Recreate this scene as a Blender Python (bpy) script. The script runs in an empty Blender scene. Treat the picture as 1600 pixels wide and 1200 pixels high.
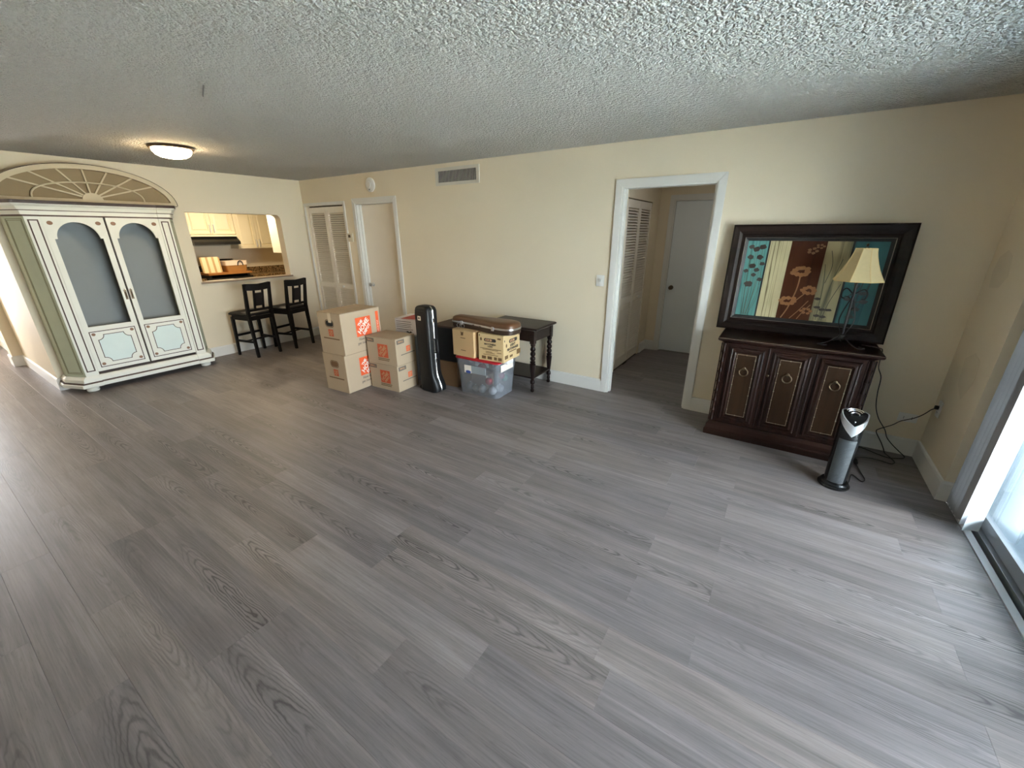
import bpy, bmesh, math, random
from mathutils import Vector, Matrix
random.seed(7)
PI = math.pi
SC = bpy.context.scene
COL = SC.collection

# ------------------------------------------------------------------ camera
cam_d = bpy.data.cameras.new('camera'); cam = bpy.data.objects.new('camera', cam_d); COL.objects.link(cam)
yaw, pitch, roll = math.radians(33.214), math.radians(20.543), math.radians(-0.190)
F = Vector((-math.sin(yaw)*math.cos(pitch), math.cos(yaw)*math.cos(pitch), -math.sin(pitch)))
R0 = Vector((math.cos(yaw), math.sin(yaw), 0)); U0 = R0.cross(F)
R_ = math.cos(roll)*R0 + math.sin(roll)*U0; U_ = -math.sin(roll)*R0 + math.cos(roll)*U0
M = Matrix.Identity(4)
for i in range(3):
    M[i][0], M[i][1], M[i][2] = R_[i], U_[i], -F[i]
M.translation = Vector((-1.1321, -4.0816, 1.6712))
cam.matrix_world = M
cam_d.sensor_fit = 'HORIZONTAL'; cam_d.sensor_width = 36; cam_d.lens = 632.1*36/1600
cam_d.clip_start = 0.02; cam_d.clip_end = 200
SC.camera = cam

# ------------------------------------------------------------------ world, large lights, exposure
SKY = 11.0
W = bpy.data.worlds.new('world'); SC.world = W; W.use_nodes = True
bg = W.node_tree.nodes['Background']
bg.inputs[0].default_value = (0.94, 0.955, 1.0, 1); bg.inputs[1].default_value = SKY
sun_l = bpy.data.lights.new('sun', 'SUN'); sun_l.energy = 150.0; sun_l.angle = math.radians(0.6); sun_l.color = (1.0, 0.97, 0.92)
sun_o = bpy.data.objects.new('sun', sun_l); COL.objects.link(sun_o)      # high sun on the grounds outside; the added patio roof keeps it out of the room
sun_o.rotation_euler = Vector((-0.50, 0.12, -0.86)).to_track_quat('-Z', 'Y').to_euler()
def portal(name, loc, rot, sx, sy):           # guides the sampling of daylight through an opening, adds no light
    l = bpy.data.lights.new(name, 'AREA'); l.shape = 'RECTANGLE'; l.size = sx; l.size_y = sy
    l.cycles.is_portal = True
    o = bpy.data.objects.new(name, l); o.location = loc; o.rotation_euler = rot; COL.objects.link(o)
portal('portal_sliding_door', (0.34, -2.35, 1.03), (0, PI/2, 0), 2.1, 2.75)
portal('portal_entry', (-11.45, -4.375, 1.2), (0, -PI/2, 0), 1.7, 0.75)
l = bpy.data.lights.new('kitchen_ceiling_lamp', 'AREA'); l.shape = 'DISK'; l.size = 0.4; l.energy = 14; l.color = (1.0, 0.80, 0.52)
o = bpy.data.objects.new('kitchen_ceiling_lamp', l); o.location = (-8.95, -0.55, 2.40); COL.objects.link(o)
l = bpy.data.lights.new('hall_fill_light', 'AREA'); l.shape = 'DISK'; l.size = 0.3; l.energy = 0.8; l.color = (0.97, 0.98, 1.0)  # unseen fill light added to brighten the hall
o = bpy.data.objects.new('hall_fill_light', l); o.location = (-2.0, 0.95, 2.42); COL.objects.link(o)
vs = SC.view_settings
vs.view_transform = 'Standard'; vs.look = 'None'; vs.gamma = 1; vs.use_curve_mapping = False
vs.exposure = 1.5
try:
    SC.cycles.max_bounces = 8; SC.cycles.diffuse_bounces = 5; SC.cycles.transparent_max_bounces = 16
    SC.cycles.caustics_reflective = False; SC.cycles.caustics_refractive = False
    SC.cycles.sample_clamp_indirect = 6
except Exception: pass

# ------------------------------------------------------------------ material helpers
def srgb(r, g, b):
    f = lambda c: (c/255/12.92) if c/255 <= 0.04045 else ((c/255+0.055)/1.055)**2.4
    return (f(r), f(g), f(b), 1)
class NT:
    def __init__(s, name):
        s.m = bpy.data.materials.new(name); s.m.use_nodes = True
        s.t = s.m.node_tree; s.b = s.t.nodes['Principled BSDF']; s.out = s.t.nodes['Material Output']
    def n(s, typ, **kw):
        x = s.t.nodes.new(typ)
        for k, v in kw.items():
            if k.startswith('i_'):
                key = k[2:]; key = int(key) if key.isdigit() else key.replace('_', ' ')
                if isinstance(v, bpy.types.NodeSocket): s.t.links.new(v, x.inputs[key])
                else: x.inputs[key].default_value = v
            else: setattr(x, k, v)
        return x
    def l(s, a, b): s.t.links.new(a, b)
    def math(s, op, a, b=None, c=None, clamp=False):
        x = s.t.nodes.new('ShaderNodeMath'); x.operation = op; x.use_clamp = clamp
        for i, v in enumerate((a, b, c)):
            if v is None: continue
            if isinstance(v, bpy.types.NodeSocket): s.l(v, x.inputs[i])
            else: x.inputs[i].default_value = v
        return x.outputs[0]
    def mix(s, fac, a, b, mode='MIX'):
        x = s.t.nodes.new('ShaderNodeMix'); x.data_type = 'RGBA'; x.blend_type = mode
        for k, v in ((0, fac), (6, a), (7, b)):
            if isinstance(v, bpy.types.NodeSocket): s.l(v, x.inputs[k])
            else: x.inputs[k].default_value = v
        return x.outputs[2]
    def vmul(s, v, xyz, add=(0, 0, 0)):
        x = s.t.nodes.new('ShaderNodeMapping'); s.l(v, x.inputs[0]); x.inputs['Scale'].default_value = xyz; x.inputs['Location'].default_value = add
        return x.outputs[0]
    def bump(s, h, strength=0.3, dist=0.01):
        x = s.n('ShaderNodeBump'); x.inputs['Strength'].default_value = strength; x.inputs['Distance'].default_value = dist
        s.l(h, x.inputs['Height']); s.l(x.outputs[0], s.b.inputs['Normal'])
MATS = {}
def plain(name, col, rough=0.5, metal=0.0, var=0.06, scale=8.0, bump=0.0, bscale=60, coat=0.0, spec=None):
    """paint / plastic / metal with a little procedural mottling"""
    if name in MATS: return MATS[name]
    k = NT(name); tc = k.n('ShaderNodeTexCoord')
    nz = k.n('ShaderNodeTexNoise', i_Scale=scale, i_Detail=4.0); k.l(tc.outputs['Object'], nz.inputs[0])
    f = k.math('MULTIPLY_ADD', nz.outputs[0], 2*var, 1-var)
    c = k.n('ShaderNodeVectorMath', operation='SCALE'); c.inputs[0].default_value = col[:3]; k.l(f, c.inputs['Scale'])
    k.l(c.outputs[0], k.b.inputs['Base Color'])
    k.b.inputs['Roughness'].default_value = rough; k.b.inputs['Metallic'].default_value = metal
    k.b.inputs['Coat Weight'].default_value = coat
    if spec is not None: k.b.inputs['Specular IOR Level'].default_value = spec
    if bump:
        n2 = k.n('ShaderNodeTexNoise', i_Scale=bscale, i_Detail=3.0); k.l(tc.outputs['Object'], n2.inputs[0]); k.bump(n2.outputs[0], bump, 0.004)
    MATS[name] = k.m
    return k.m
def woodgrain(name, c1, c2, rough=0.4, axis='Z', scale=1.0, coat=0.0):
    if name in MATS: return MATS[name]
    k = NT(name); tc = k.n('ShaderNodeTexCoord')
    sc = {'X': (1.2, 22, 22), 'Y': (22, 1.2, 22), 'Z': (22, 22, 1.2)}[axis]
    v = k.vmul(tc.outputs['Object'], tuple(a*scale for a in sc))
    nz = k.n('ShaderNodeTexNoise', i_Scale=1.0, i_Detail=6.0, i_Distortion=0.6); k.l(v, nz.inputs[0])
    f = k.math('MULTIPLY_ADD', nz.outputs[0], 2.2, -0.6, clamp=True)
    k.l(k.mix(f, c1, c2), k.b.inputs['Base Color']); k.b.inputs['Roughness'].default_value = rough
    k.b.inputs['Coat Weight'].default_value = coat; k.b.inputs['Coat Roughness'].default_value = 0.15
    k.b.inputs['Specular IOR Level'].default_value = 0.18
    MATS[name] = k.m
    return k.m
def emit(name, col, s):
    k = NT(name); k.b.inputs['Base Color'].default_value = col
    k.b.inputs['Emission Color'].default_value = col; k.b.inputs['Emission Strength'].default_value = s
    MATS[name] = k.m; return k.m
def glassy(name, tint, refl=0.07, diff=0.0, dcol=(0.8, 0.85, 0.9, 1), rough=0.02):
    k = NT(name); t = k.t
    tr = k.n('ShaderNodeBsdfTransparent'); tr.inputs[0].default_value = tint
    gl = k.n('ShaderNodeBsdfGlossy'); gl.inputs['Roughness'].default_value = rough
    fr = k.n('ShaderNodeLayerWeight'); fr.inputs[0].default_value = 0.25
    fac = k.math('MULTIPLY_ADD', fr.outputs['Fresnel'], 0.6, refl, clamp=True)
    m1 = k.n('ShaderNodeMixShader'); k.l(fac, m1.inputs[0]); k.l(tr.outputs[0], m1.inputs[1]); k.l(gl.outputs[0], m1.inputs[2])
    sh = m1.outputs[0]
    if diff > 0:
        d = k.n('ShaderNodeBsdfDiffuse'); d.inputs[0].default_value = dcol
        m2 = k.n('ShaderNodeMixShader'); m2.inputs[0].default_value = diff; k.l(sh, m2.inputs[1]); k.l(d.outputs[0], m2.inputs[2]); sh = m2.outputs[0]
    k.l(sh, k.out.inputs[0]); MATS[name] = k.m
    return k.m

# walls: rolled beige paint
def wall_mat(name, col):
    k = NT(name); tc = k.n('ShaderNodeTexCoord')
    nz = k.n('ShaderNodeTexNoise', i_Scale=1.3, i_Detail=3.0); k.l(tc.outputs['Object'], nz.inputs[0])
    f = k.math('MULTIPLY_ADD', nz.outputs[0], 0.10, 0.95)
    c = k.n('ShaderNodeVectorMath', operation='SCALE'); c.inputs[0].default_value = col[:3]; k.l(f, c.inputs['Scale'])
    k.l(c.outputs[0], k.b.inputs['Base Color']); k.b.inputs['Roughness'].default_value = 0.62; k.b.inputs['Specular IOR Level'].default_value = 0.3
    n2 = k.n('ShaderNodeTexNoise', i_Scale=140.0, i_Detail=3.0); k.l(tc.outputs['Object'], n2.inputs[0]); k.bump(n2.outputs[0], 0.18, 0.003)
    MATS[name] = k.m; return k.m
WALL = wall_mat('beige_wall_paint', srgb(230, 217, 192))
# ceiling: popcorn texture
def ceiling_mat():
    k = NT('popcorn_ceiling'); tc = k.n('ShaderNodeTexCoord'); T = tc.outputs['Object']
    def blob(scale, rnd=1.0):
        n0 = k.n('ShaderNodeTexNoise', i_Scale=scale*0.6, i_Detail=2.0); k.l(T, n0.inputs[0])
        mx = k.n('ShaderNodeMix'); mx.data_type = 'VECTOR'; mx.inputs[0].default_value = 0.9/scale; k.l(T, mx.inputs[4]); k.l(n0.outputs[1], mx.inputs[5])
        v = k.n('ShaderNodeTexVoronoi', i_Scale=scale); v.feature = 'F1'; k.l(mx.outputs[1], v.inputs[0])
        return k.math('POWER', k.math('SUBTRACT', 1.0, k.math('MULTIPLY', v.outputs[0], 1.35), clamp=True), 0.8)
    n1 = k.n('ShaderNodeTexNoise', i_Scale=170.0, i_Detail=4.0); k.l(T, n1.inputs[0])
    n2 = k.n('ShaderNodeTexNoise', i_Scale=22.0, i_Detail=2.0); k.l(T, n2.inputs[0])
    m = k.math('MULTIPLY_ADD', n2.outputs[0], 2.2, -0.5, clamp=True)
    h = k.math('MULTIPLY', blob(44.0), k.math('MULTIPLY_ADD', m, 0.6, 0.4)); h = k.math('MULTIPLY_ADD', blob(98.0), 0.5, h); h = k.math('MULTIPLY_ADD', n1.outputs[0], 0.3, h)
    n3 = k.n('ShaderNodeTexNoise', i_Scale=60.0, i_Detail=5.0); k.l(T, n3.inputs[0])
    f = k.math('MULTIPLY_ADD', n3.outputs[0], 0.22, 0.89)
    c = k.n('ShaderNodeVectorMath', operation='SCALE'); c.inputs[0].default_value = srgb(226, 223, 215)[:3]; k.l(f, c.inputs['Scale'])
    k.l(c.outputs[0], k.b.inputs['Base Color']); k.b.inputs['Roughness'].default_value = 0.85
    k.b.inputs['Specular IOR Level'].default_value = 0.2
    k.bump(h, 1.0, 0.034)
    return k.m
CEIL = ceiling_mat()
# vinyl plank: grey-brown oak, cathedral grain from stretched rings, every plank its own cut
def plank_mat():
    k = NT('grey_oak_plank'); tc = k.n('ShaderNodeTexCoord'); oi = k.n('ShaderNodeObjectInfo')
    rnd = oi.outputs['Random']
    off = k.n('ShaderNodeCombineXYZ'); k.l(k.math('MULTIPLY', rnd, 37.0), off.inputs[0]); k.l(k.math('MULTIPLY', rnd, 91.0), off.inputs[1]); k.l(k.math('MULTIPLY', rnd, 53.0), off.inputs[2])
    p = k.n('ShaderNodeVectorMath', operation='ADD'); k.l(tc.outputs['Object'], p.inputs[0]); k.l(off.outputs[0], p.inputs[1]); P = p.outputs[0]
    def noise(sc, detail=4.0, dist=0.0):
        n = k.n('ShaderNodeTexNoise', i_Scale=1.0, i_Detail=detail, i_Distortion=dist); k.l(k.vmul(P, sc), n.inputs[0]); return n.outputs[0]
    r2 = k.math('FRACT', k.math('MULTIPLY', rnd, 7.31)); r3 = k.math('FRACT', k.math('MULTIPLY', rnd, 13.7)); r4 = k.math('FRACT', k.math('MULTIPLY', rnd, 29.3))
    sep = k.n('ShaderNodeSeparateXYZ'); k.l(tc.outputs['Object'], sep.inputs[0])
    wob = k.math('SUBTRACT', noise((3.2, 9, 1), 3.0), 0.5)
    dy = k.math('MULTIPLY', k.math('ADD', k.math('SUBTRACT', sep.outputs[1], k.math('MULTIPLY_ADD', r2, 0.10, -0.05)), k.math('MULTIPLY', wob, 0.05)), 11.0)
    dx = k.math('MULTIPLY', k.math('ADD', k.math('SUBTRACT', sep.outputs[0], k.math('MULTIPLY_ADD', r3, 0.9, -0.45)), k.math('MULTIPLY', wob, 0.25)), 0.85)
    rad = k.math('SQRT', k.math('ADD', k.math('MULTIPLY', dx, dx), k.math('MULTIPLY', dy, dy)))
    rad = k.math('MULTIPLY_ADD', k.math('SUBTRACT', noise((14, 46, 1), 3.0), 0.5), 0.10, rad)
    ring = k.math('SINE', k.math('MULTIPLY', rad, 66.0))
    ring = k.math('POWER', k.math('MULTIPLY_ADD', ring, 0.5, 0.5), 3.0)
    mask = k.math('MULTIPLY_ADD', k.math('SUBTRACT', noise((1.3, 3.5, 1), 2.0), 0.5), 5.0, k.math('MULTIPLY_ADD', r4, 1.6, -0.75), clamp=True)
    fall = k.math('SUBTRACT', 1.25, k.math('MULTIPLY', rad, 0.95), clamp=True)
    mask = k.math('MULTIPLY', mask, fall)
    fine = noise((3.5, 120, 1), 5.0, 0.4); streak = noise((1.1, 16, 1), 4.0, 0.3); blotch = noise((2.2, 4.0, 1), 3.0)
    tone = k.math('MULTIPLY_ADD', rnd, 0.24, 0.84)
    pore = k.math('SUBTRACT', 1.0, k.math('MULTIPLY', k.math('MULTIPLY_ADD', noise((22, 330, 1), 2.0), 6.0, -3.5, clamp=True), 0.22))
    t = k.math('MULTIPLY', k.math('MULTIPLY_ADD', fine, 0.85, 0.57), pore); t = k.math('MULTIPLY', t, k.math('MULTIPLY_ADD', streak, 1.15, 0.42))
    t = k.math('MULTIPLY', t, k.math('MULTIPLY_ADD', blotch, 0.4, 0.8)); t = k.math('MULTIPLY', t, tone)
    t = k.math('MULTIPLY', t, k.math('SUBTRACT', 1.0, k.math('MULTIPLY', k.math('MULTIPLY', ring, mask), 0.66)))
    warm = k.mix(r3, srgb(131, 122, 119), srgb(125, 118, 118))
    c = k.n('ShaderNodeVectorMath', operation='SCALE'); k.l(warm, c.inputs[0]); k.l(t, c.inputs['Scale'])
    k.l(c.outputs[0], k.b.inputs['Base Color'])
    k.l(k.math('MULTIPLY_ADD', streak, 0.16, 0.36), k.b.inputs['Roughness'])
    k.b.inputs['Specular IOR Level'].default_value = 0.45
    k.bump(k.math('SUBTRACT', fine, k.math('MULTIPLY', ring, mask)), 0.10, 0.0015)
    return k.m
PLANK = plank_mat()
WHITE = plain('white_trim_paint', srgb(226, 224, 218), 0.35, var=0.03)
DOORW = plain('white_door_paint', srgb(236, 227, 212), 0.42, var=0.03)
DARKW = woodgrain('dark_mahogany', (0.007, 0.0026, 0.0018, 1), (0.024, 0.0085, 0.005, 1), 0.38, 'Z')
DARKX = woodgrain('dark_mahogany_rail', (0.007, 0.0026, 0.0018, 1), (0.024, 0.0085, 0.005, 1), 0.38, 'X')
PANELW = woodgrain('brown_veneer_panel', (0.018, 0.008, 0.004, 1), (0.036, 0.017, 0.007, 1), 0.36, 'Z')
FRAMEW = woodgrain('espresso_frame_wood', (0.006, 0.0033, 0.0025, 1), (0.016, 0.008, 0.006, 1), 0.4, 'X')
BLACKW = plain('black_lacquer_wood', (0.005, 0.004, 0.0038, 1), 0.45, var=0.2, spec=0.2)
TABLEW = woodgrain('dark_walnut_table', (0.006, 0.0034, 0.003, 1), (0.016, 0.008, 0.007, 1), 0.36, 'X')
KRAFT = plain('kraft_cardboard', srgb(180, 160, 134), 0.75, var=0.06, scale=5, bump=0.05)
KRAFT2 = plain('pale_kraft_cardboard', srgb(204, 170, 124), 0.75, var=0.05, scale=5, bump=0.05)
KRAFT3 = plain('yellow_kraft_cardboard', srgb(205, 178, 132), 0.75, var=0.05, scale=5, bump=0.05)
KRAFT4 = plain('brown_kraft_cardboard', srgb(120, 88, 58), 0.8, var=0.08, scale=5)
SEAM = plain('cardboard_shadow_gap', srgb(70, 52, 36), 0.9)
ORANGE = plain('orange_ink', srgb(226, 92, 44), 0.6, var=0.08, scale=40)
ORANGEK = plain('orange_ink_on_kraft', srgb(196, 84, 46), 0.7, var=0.12, scale=60)
INKW = plain('white_ink', srgb(236, 226, 214), 0.6, var=0.04)
INKK = plain('pale_ink_on_kraft', srgb(196, 150, 110), 0.7)
INKD = plain('dark_ink', srgb(46, 38, 34), 0.7, var=0.1)
INKG = plain('grey_ink', srgb(104, 96, 88), 0.7, var=0.1)
INKB = plain('brown_ink', srgb(104, 78, 44), 0.7, var=0.15)
TAPE = plain('clear_tape', srgb(214, 196, 168), 0.25)
BLACKP = plain('black_plastic', (0.006, 0.0065, 0.007, 1), 0.25, var=0.1)
BLACKM = plain('black_matte', (0.008, 0.008, 0.008, 1), 0.6, var=0.1)
CHROME = plain('chrome', (0.75, 0.75, 0.76, 1), 0.18, 1.0, var=0.03)
ALU = plain('brushed_aluminium', (0.62, 0.62, 0.63, 1), 0.32, 1.0, var=0.05)
BRASS = plain('antique_brass', (0.13, 0.095, 0.06, 1), 0.35, 1.0, var=0.15, scale=40)
GILT = plain('worn_gilt_trim', (0.26, 0.21, 0.15, 1), 0.45, 0.6, var=0.3, scale=60)
IRON = plain('wrought_iron', (0.012, 0.010, 0.009, 1), 0.42, 0.4, var=0.2)
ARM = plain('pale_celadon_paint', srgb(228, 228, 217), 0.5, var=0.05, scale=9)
ARMG = plain('sage_side_tone', srgb(180, 188, 164), 0.55, var=0.08, scale=9)  # sage tone, darker than the front, on the canted sides only
ARMP = plain('pale_blue_panel_paint', srgb(214, 228, 223), 0.5, var=0.06, scale=7)
ARML = plain('antique_brown_line', srgb(74, 54, 44), 0.6, var=0.2, scale=30)
ARMR = plain('terracotta_rosette_paint', srgb(140, 106, 82), 0.6, var=0.25, scale=90)
ARMD = plain('dark_umber_edge', srgb(52, 36, 28), 0.6, var=0.15)
ARMF = plain('grey_backing_fabric', srgb(138, 143, 144), 0.85, var=0.05, scale=3)
FANP = plain('aged_ivory_paint', srgb(198, 184, 154), 0.6, var=0.07, scale=14)
FANB = plain('taupe_shaded_wall', srgb(132, 114, 84), 0.8, var=0.1, scale=6)
CABW = plain('cream_cabinet_paint', srgb(232, 220, 188), 0.4, var=0.03)

# ------------------------------------------------------------------ geometry helpers
def tag(o, label=None, cat=None, group=None, kind=None):
    if label: o['label'] = label
    if cat: o['category'] = cat
    if group: o['group'] = group
    if kind: o['kind'] = kind
    return o
def empty(name, loc=(0, 0, 0), rz=0.0, label=None, cat=None, group=None, kind=None):
    o = bpy.data.objects.new(name, None); COL.objects.link(o); o.location = loc; o.rotation_euler = (0, 0, rz)
    o.empty_display_size = 0.1
    return tag(o, label, cat, group, kind)
class MB:
    """collects shapes for ONE mesh object"""
    def __init__(s): s.bm = bmesh.new()
    def _add(s, b):
        me = bpy.data.meshes.new('t'); b.to_mesh(me); b.free(); s.bm.from_mesh(me); bpy.data.meshes.remove(me); return s
    def box(s, x0, x1, y0, y1, z0, z1, bev=0.0, seg=2, rot=None, pivot=None):
        b = bmesh.new(); bmesh.ops.create_cube(b, size=1.0)
        for v in b.verts: v.co = Vector(((x0+x1)/2+v.co.x*(x1-x0), (y0+y1)/2+v.co.y*(y1-y0), (z0+z1)/2+v.co.z*(z1-z0)))
        if bev > 0: bmesh.ops.bevel(b, geom=list(b.edges), offset=bev, segments=seg, affect='EDGES', profile=0.5)
        if rot is not None:
            pv = Vector(pivot or ((x0+x1)/2, (y0+y1)/2, (z0+z1)/2))
            bmesh.ops.rotate(b, verts=b.verts, cent=pv, matrix=rot)
        return s._add(b)
    def bar(s, a, b_, w, d=None, bev=0.0, up=(0, 0, 1)):
        """rectangular bar from a to b, w x d in section"""
        a, b_ = Vector(a), Vector(b_); d = d or w; t = (b_-a); L = t.length; t.normalize()
        u = Vector(up); sx = u.cross(t)
        if sx.length < 1e-4: sx = Vector((1, 0, 0)).cross(t)
        sx.normalize(); sy = t.cross(sx)
        b = bmesh.new(); bmesh.ops.create_cube(b, size=1.0)
        for v in b.verts: v.co = (a+b_)/2 + sx*v.co.x*w + sy*v.co.y*d + t*v.co.z*L
        if bev > 0: bmesh.ops.bevel(b, geom=list(b.edges), offset=bev, segments=2, affect='EDGES')
        return s._add(b)
    def taper(s, a, wa, b_, wb, bev=0.0):
        """square post, width wa at a, wb at b (axis about z)"""
        b = bmesh.new(); vs_ = []
        for p, w in ((a, wa), (b_, wb)):
            w = w if isinstance(w, tuple) else (w, w)
            for sx, sy in ((-1, -1), (1, -1), (1, 1), (-1, 1)): vs_.append(b.verts.new((p[0]+sx*w[0]/2, p[1]+sy*w[1]/2, p[2])))
        b.faces.new(vs_[3::-1]); b.faces.new(vs_[4:])
        for i in range(4): j = (i+1) % 4; b.faces.new((vs_[i], vs_[j], vs_[4+j], vs_[4+i]))
        if bev > 0: bmesh.ops.bevel(b, geom=list(b.edges), offset=bev, segments=1, affect='EDGES')
        return s._add(b)
    def lathe(s, prof, c=(0, 0, 0), seg=24, axis='Z', sx=1.0, sy=1.0, a0=0.0):
        b = bmesh.new(); rings = []
        for r, z in prof:
            if r < 1e-5: rings.append([b.verts.new((0, 0, z))])
            else: rings.append([b.verts.new((r*sx*math.cos(a0+2*PI*i/seg), r*sy*math.sin(a0+2*PI*i/seg), z)) for i in range(seg)])
        for p, q in zip(rings, rings[1:]):
            if len(p) == 1 and len(q) == 1: continue
            for i in range(seg):
                j = (i+1) % seg
                if len(p) == 1: b.faces.new((p[0], q[j], q[i]))
                elif len(q) == 1: b.faces.new((p[i], p[j], q[0]))
                else: b.faces.new((p[i], p[j], q[j], q[i]))
        if len(rings[0]) > 1: b.faces.new(rings[0][::-1])
        if len(rings[-1]) > 1: b.faces.new(rings[-1])
        rot = {'Z': Matrix.Identity(3), 'X': Matrix.Rotation(PI/2, 3, 'Y'), 'Y': Matrix.Rotation(-PI/2, 3, 'X')}[axis]
        for v in b.verts: v.co = rot @ v.co + Vector(c)
        return s._add(b)
    def tube(s, pts, r, seg=8, closed=False, smooth=0):
        pts = [Vector(p) for p in pts]
        if smooth: pts = catmull(pts, smooth, closed)
        rr = r if isinstance(r, (list, tuple)) else [r]*len(pts)
        if len(rr) != len(pts): rr = [rr[min(int(i*len(rr)/len(pts)), len(rr)-1)] for i in range(len(pts))]
        b = bmesh.new(); rings = []; n = len(pts); nrm = None
        for i, p in enumerate(pts):
            a = pts[i-1] if (i > 0 or closed) else p; c = pts[(i+1) % n] if (i < n-1 or closed) else p
            t = (c-a).normalized()
            if nrm is None:
                nrm = t.cross(Vector((0, 0, 1)));
                if nrm.length < 1e-3: nrm = t.cross(Vector((1, 0, 0)))
            nrm = (nrm - t*nrm.dot(t)).normalized(); bn = t.cross(nrm)
            rings.append([b.verts.new(p + (nrm*math.cos(2*PI*j/seg)+bn*math.sin(2*PI*j/seg))*rr[i]) for j in range(seg)])
        for i in range(n if closed else n-1):
            p, q = rings[i], rings[(i+1) % n]
            for j in range(seg): k2 = (j+1) % seg; b.faces.new((p[j], p[k2], q[k2], q[j]))
        if not closed: b.faces.new(rings[0][::-1]); b.faces.new(rings[-1])
        return s._add(b)
    def loft(s, loops, cap=True):
        b = bmesh.new(); R = [[b.verts.new(p) for p in lp] for lp in loops]; n = len(R[0])
        for p, q in zip(R, R[1:]):
            for j in range(n): k2 = (j+1) % n; b.faces.new((p[j], p[k2], q[k2], q[j]))
        if cap: b.faces.new(R[0][::-1]); b.faces.new(R[-1])
        return s._add(b)
    def plate(s, outer, holes, d0, d1, fn):
        """2D outline with holes, extruded from depth d0 to d1; fn(a,b,d) -> xyz"""
        b = bmesh.new(); es = []
        for lp in [outer]+list(holes):
            vs_ = [b.verts.new((p[0], p[1], 0)) for p in lp]
            for i in range(len(vs_)): es.append(b.edges.new((vs_[i], vs_[(i+1) % len(vs_)])))
        bmesh.ops.triangle_fill(b, use_beauty=True, edges=es, normal=(0, 0, 1))
        ret = bmesh.ops.extrude_face_region(b, geom=list(b.faces))
        top = [g for g in ret['geom'] if isinstance(g, bmesh.types.BMVert)]
        tset = set(top)
        for v in b.verts: v.co = Vector(fn(v.co.x, v.co.y, d1 if v in tset else d0))
        return s._add(b)
    def ribbon(s, pts, w, d0, d1, fn, closed=True):
        """flat strip of width w following a 2D polyline"""
        pts = [Vector(p) for p in pts]; n = len(pts); L, Rr = [], []
        for i, p in enumerate(pts):
            a = pts[i-1] if (i > 0 or closed) else None; c = pts[(i+1) % n] if (i < n-1 or closed) else None
            t1 = (p-a).normalized() if a is not None else None; t2 = (c-p).normalized() if c is not None else None
            t1 = t1 or t2; t2 = t2 or t1
            n1 = Vector((-t1.y, t1.x)); n2 = Vector((-t2.y, t2.x)); m = (n1+n2)
            m = m.normalized() if m.length > 1e-5 else n1
            sc = 1/max(0.4, m.dot(n1)); L.append(p+m*w/2*sc); Rr.append(p-m*w/2*sc)
        b = bmesh.new()
        V = [[b.verts.new(fn(q.x, q.y, d)) for q in lst] for lst, d in ((L, d0), (Rr, d0), (L, d1), (Rr, d1))]
        for i in range(n if closed else n-1):
            j = (i+1) % n
            b.faces.new((V[2][i], V[2][j], V[3][j], V[3][i])); b.faces.new((V[0][i], V[0][j], V[2][j], V[2][i])); b.faces.new((V[3][i], V[3][j], V[1][j], V[1][i]))
        return s._add(b)
    def sphere(s, c, r, u=16, v=10, sc=(1, 1, 1)):
        b = bmesh.new(); bmesh.ops.create_uvsphere(b, u_segments=u, v_segments=v, radius=r)
        for w in b.verts: w.co = Vector((w.co.x*sc[0]+c[0], w.co.y*sc[1]+c[1], w.co.z*sc[2]+c[2]))
        return s._add(b)
    def torus(s, c, R, r, axis='Y', seg=24, rs=8, sz=1.0):
        ax = {'X': lambda a, b_: (0, a, b_), 'Y': lambda a, b_: (a, 0, b_), 'Z': lambda a, b_: (a, b_, 0)}[axis]
        pts = [Vector(c)+Vector(ax(R*math.cos(2*PI*i/seg), R*sz*math.sin(2*PI*i/seg))) for i in range(seg)]
        return s.tube(pts, r, rs, closed=True)
    def build(s, name, mat, parent=None, smooth=False, label=None, cat=None, group=None, kind=None, loc=None, rz=None):
        bmesh.ops.recalc_face_normals(s.bm, faces=s.bm.faces)
        me = bpy.data.meshes.new(name); s.bm.to_mesh(me); s.bm.free()
        if mat: me.materials.append(mat)
        if smooth:
            for p in me.polygons: p.use_smooth = True
            try: me.set_sharp_from_angle(angle=math.radians(38))
            except Exception: pass
        return link(name, me, parent, label, cat, group, kind, loc, rz)
def link(name, me, parent=None, label=None, cat=None, group=None, kind=None, loc=None, rz=None):
    o = bpy.data.objects.new(name, me); COL.objects.link(o)
    if parent is not None: o.parent = parent
    if loc is not None: o.location = loc
    if rz is not None: o.rotation_euler = (0, 0, rz)
    return tag(o, label, cat, group, kind)
def catmull(P, k=6, closed=False):
    out = []; n = len(P)
    for i in range(n if closed else n-1):
        p0 = P[i-1] if (i > 0 or closed) else P[0]; p1 = P[i]; p2 = P[(i+1) % n]; p3 = P[(i+2) % n] if (i+2 < n or closed) else P[-1]
        for j in range(k):
            t = j/k
            out.append(0.5*((2*p1)+(-p0+p2)*t+(2*p0-5*p1+4*p2-p3)*t*t+(-p0+3*p1-3*p2+p3)*t**3))
    if not closed: out.append(P[-1])
    return out
def rect(a0, a1, b0, b1): return [(a0, b0), (a1, b0), (a1, b1), (a0, b1)]
def rrect(a0, a1, b0, b1, r, k=6):
    o = []
    for cx, cy, s0 in ((a1-r, b0+r, -PI/2), (a1-r, b1-r, 0), (a0+r, b1-r, PI/2), (a0+r, b0+r, PI)):
        for i in range(k+1): t = s0+PI/2*i/k; o.append((cx+r*math.cos(t), cy+r*math.sin(t)))
    return o
def copy_tree(o, parent=None):
    c = o.copy(); COL.objects.link(c); c.parent = parent
    for ch in o.children: copy_tree(ch, c)
    return c
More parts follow.
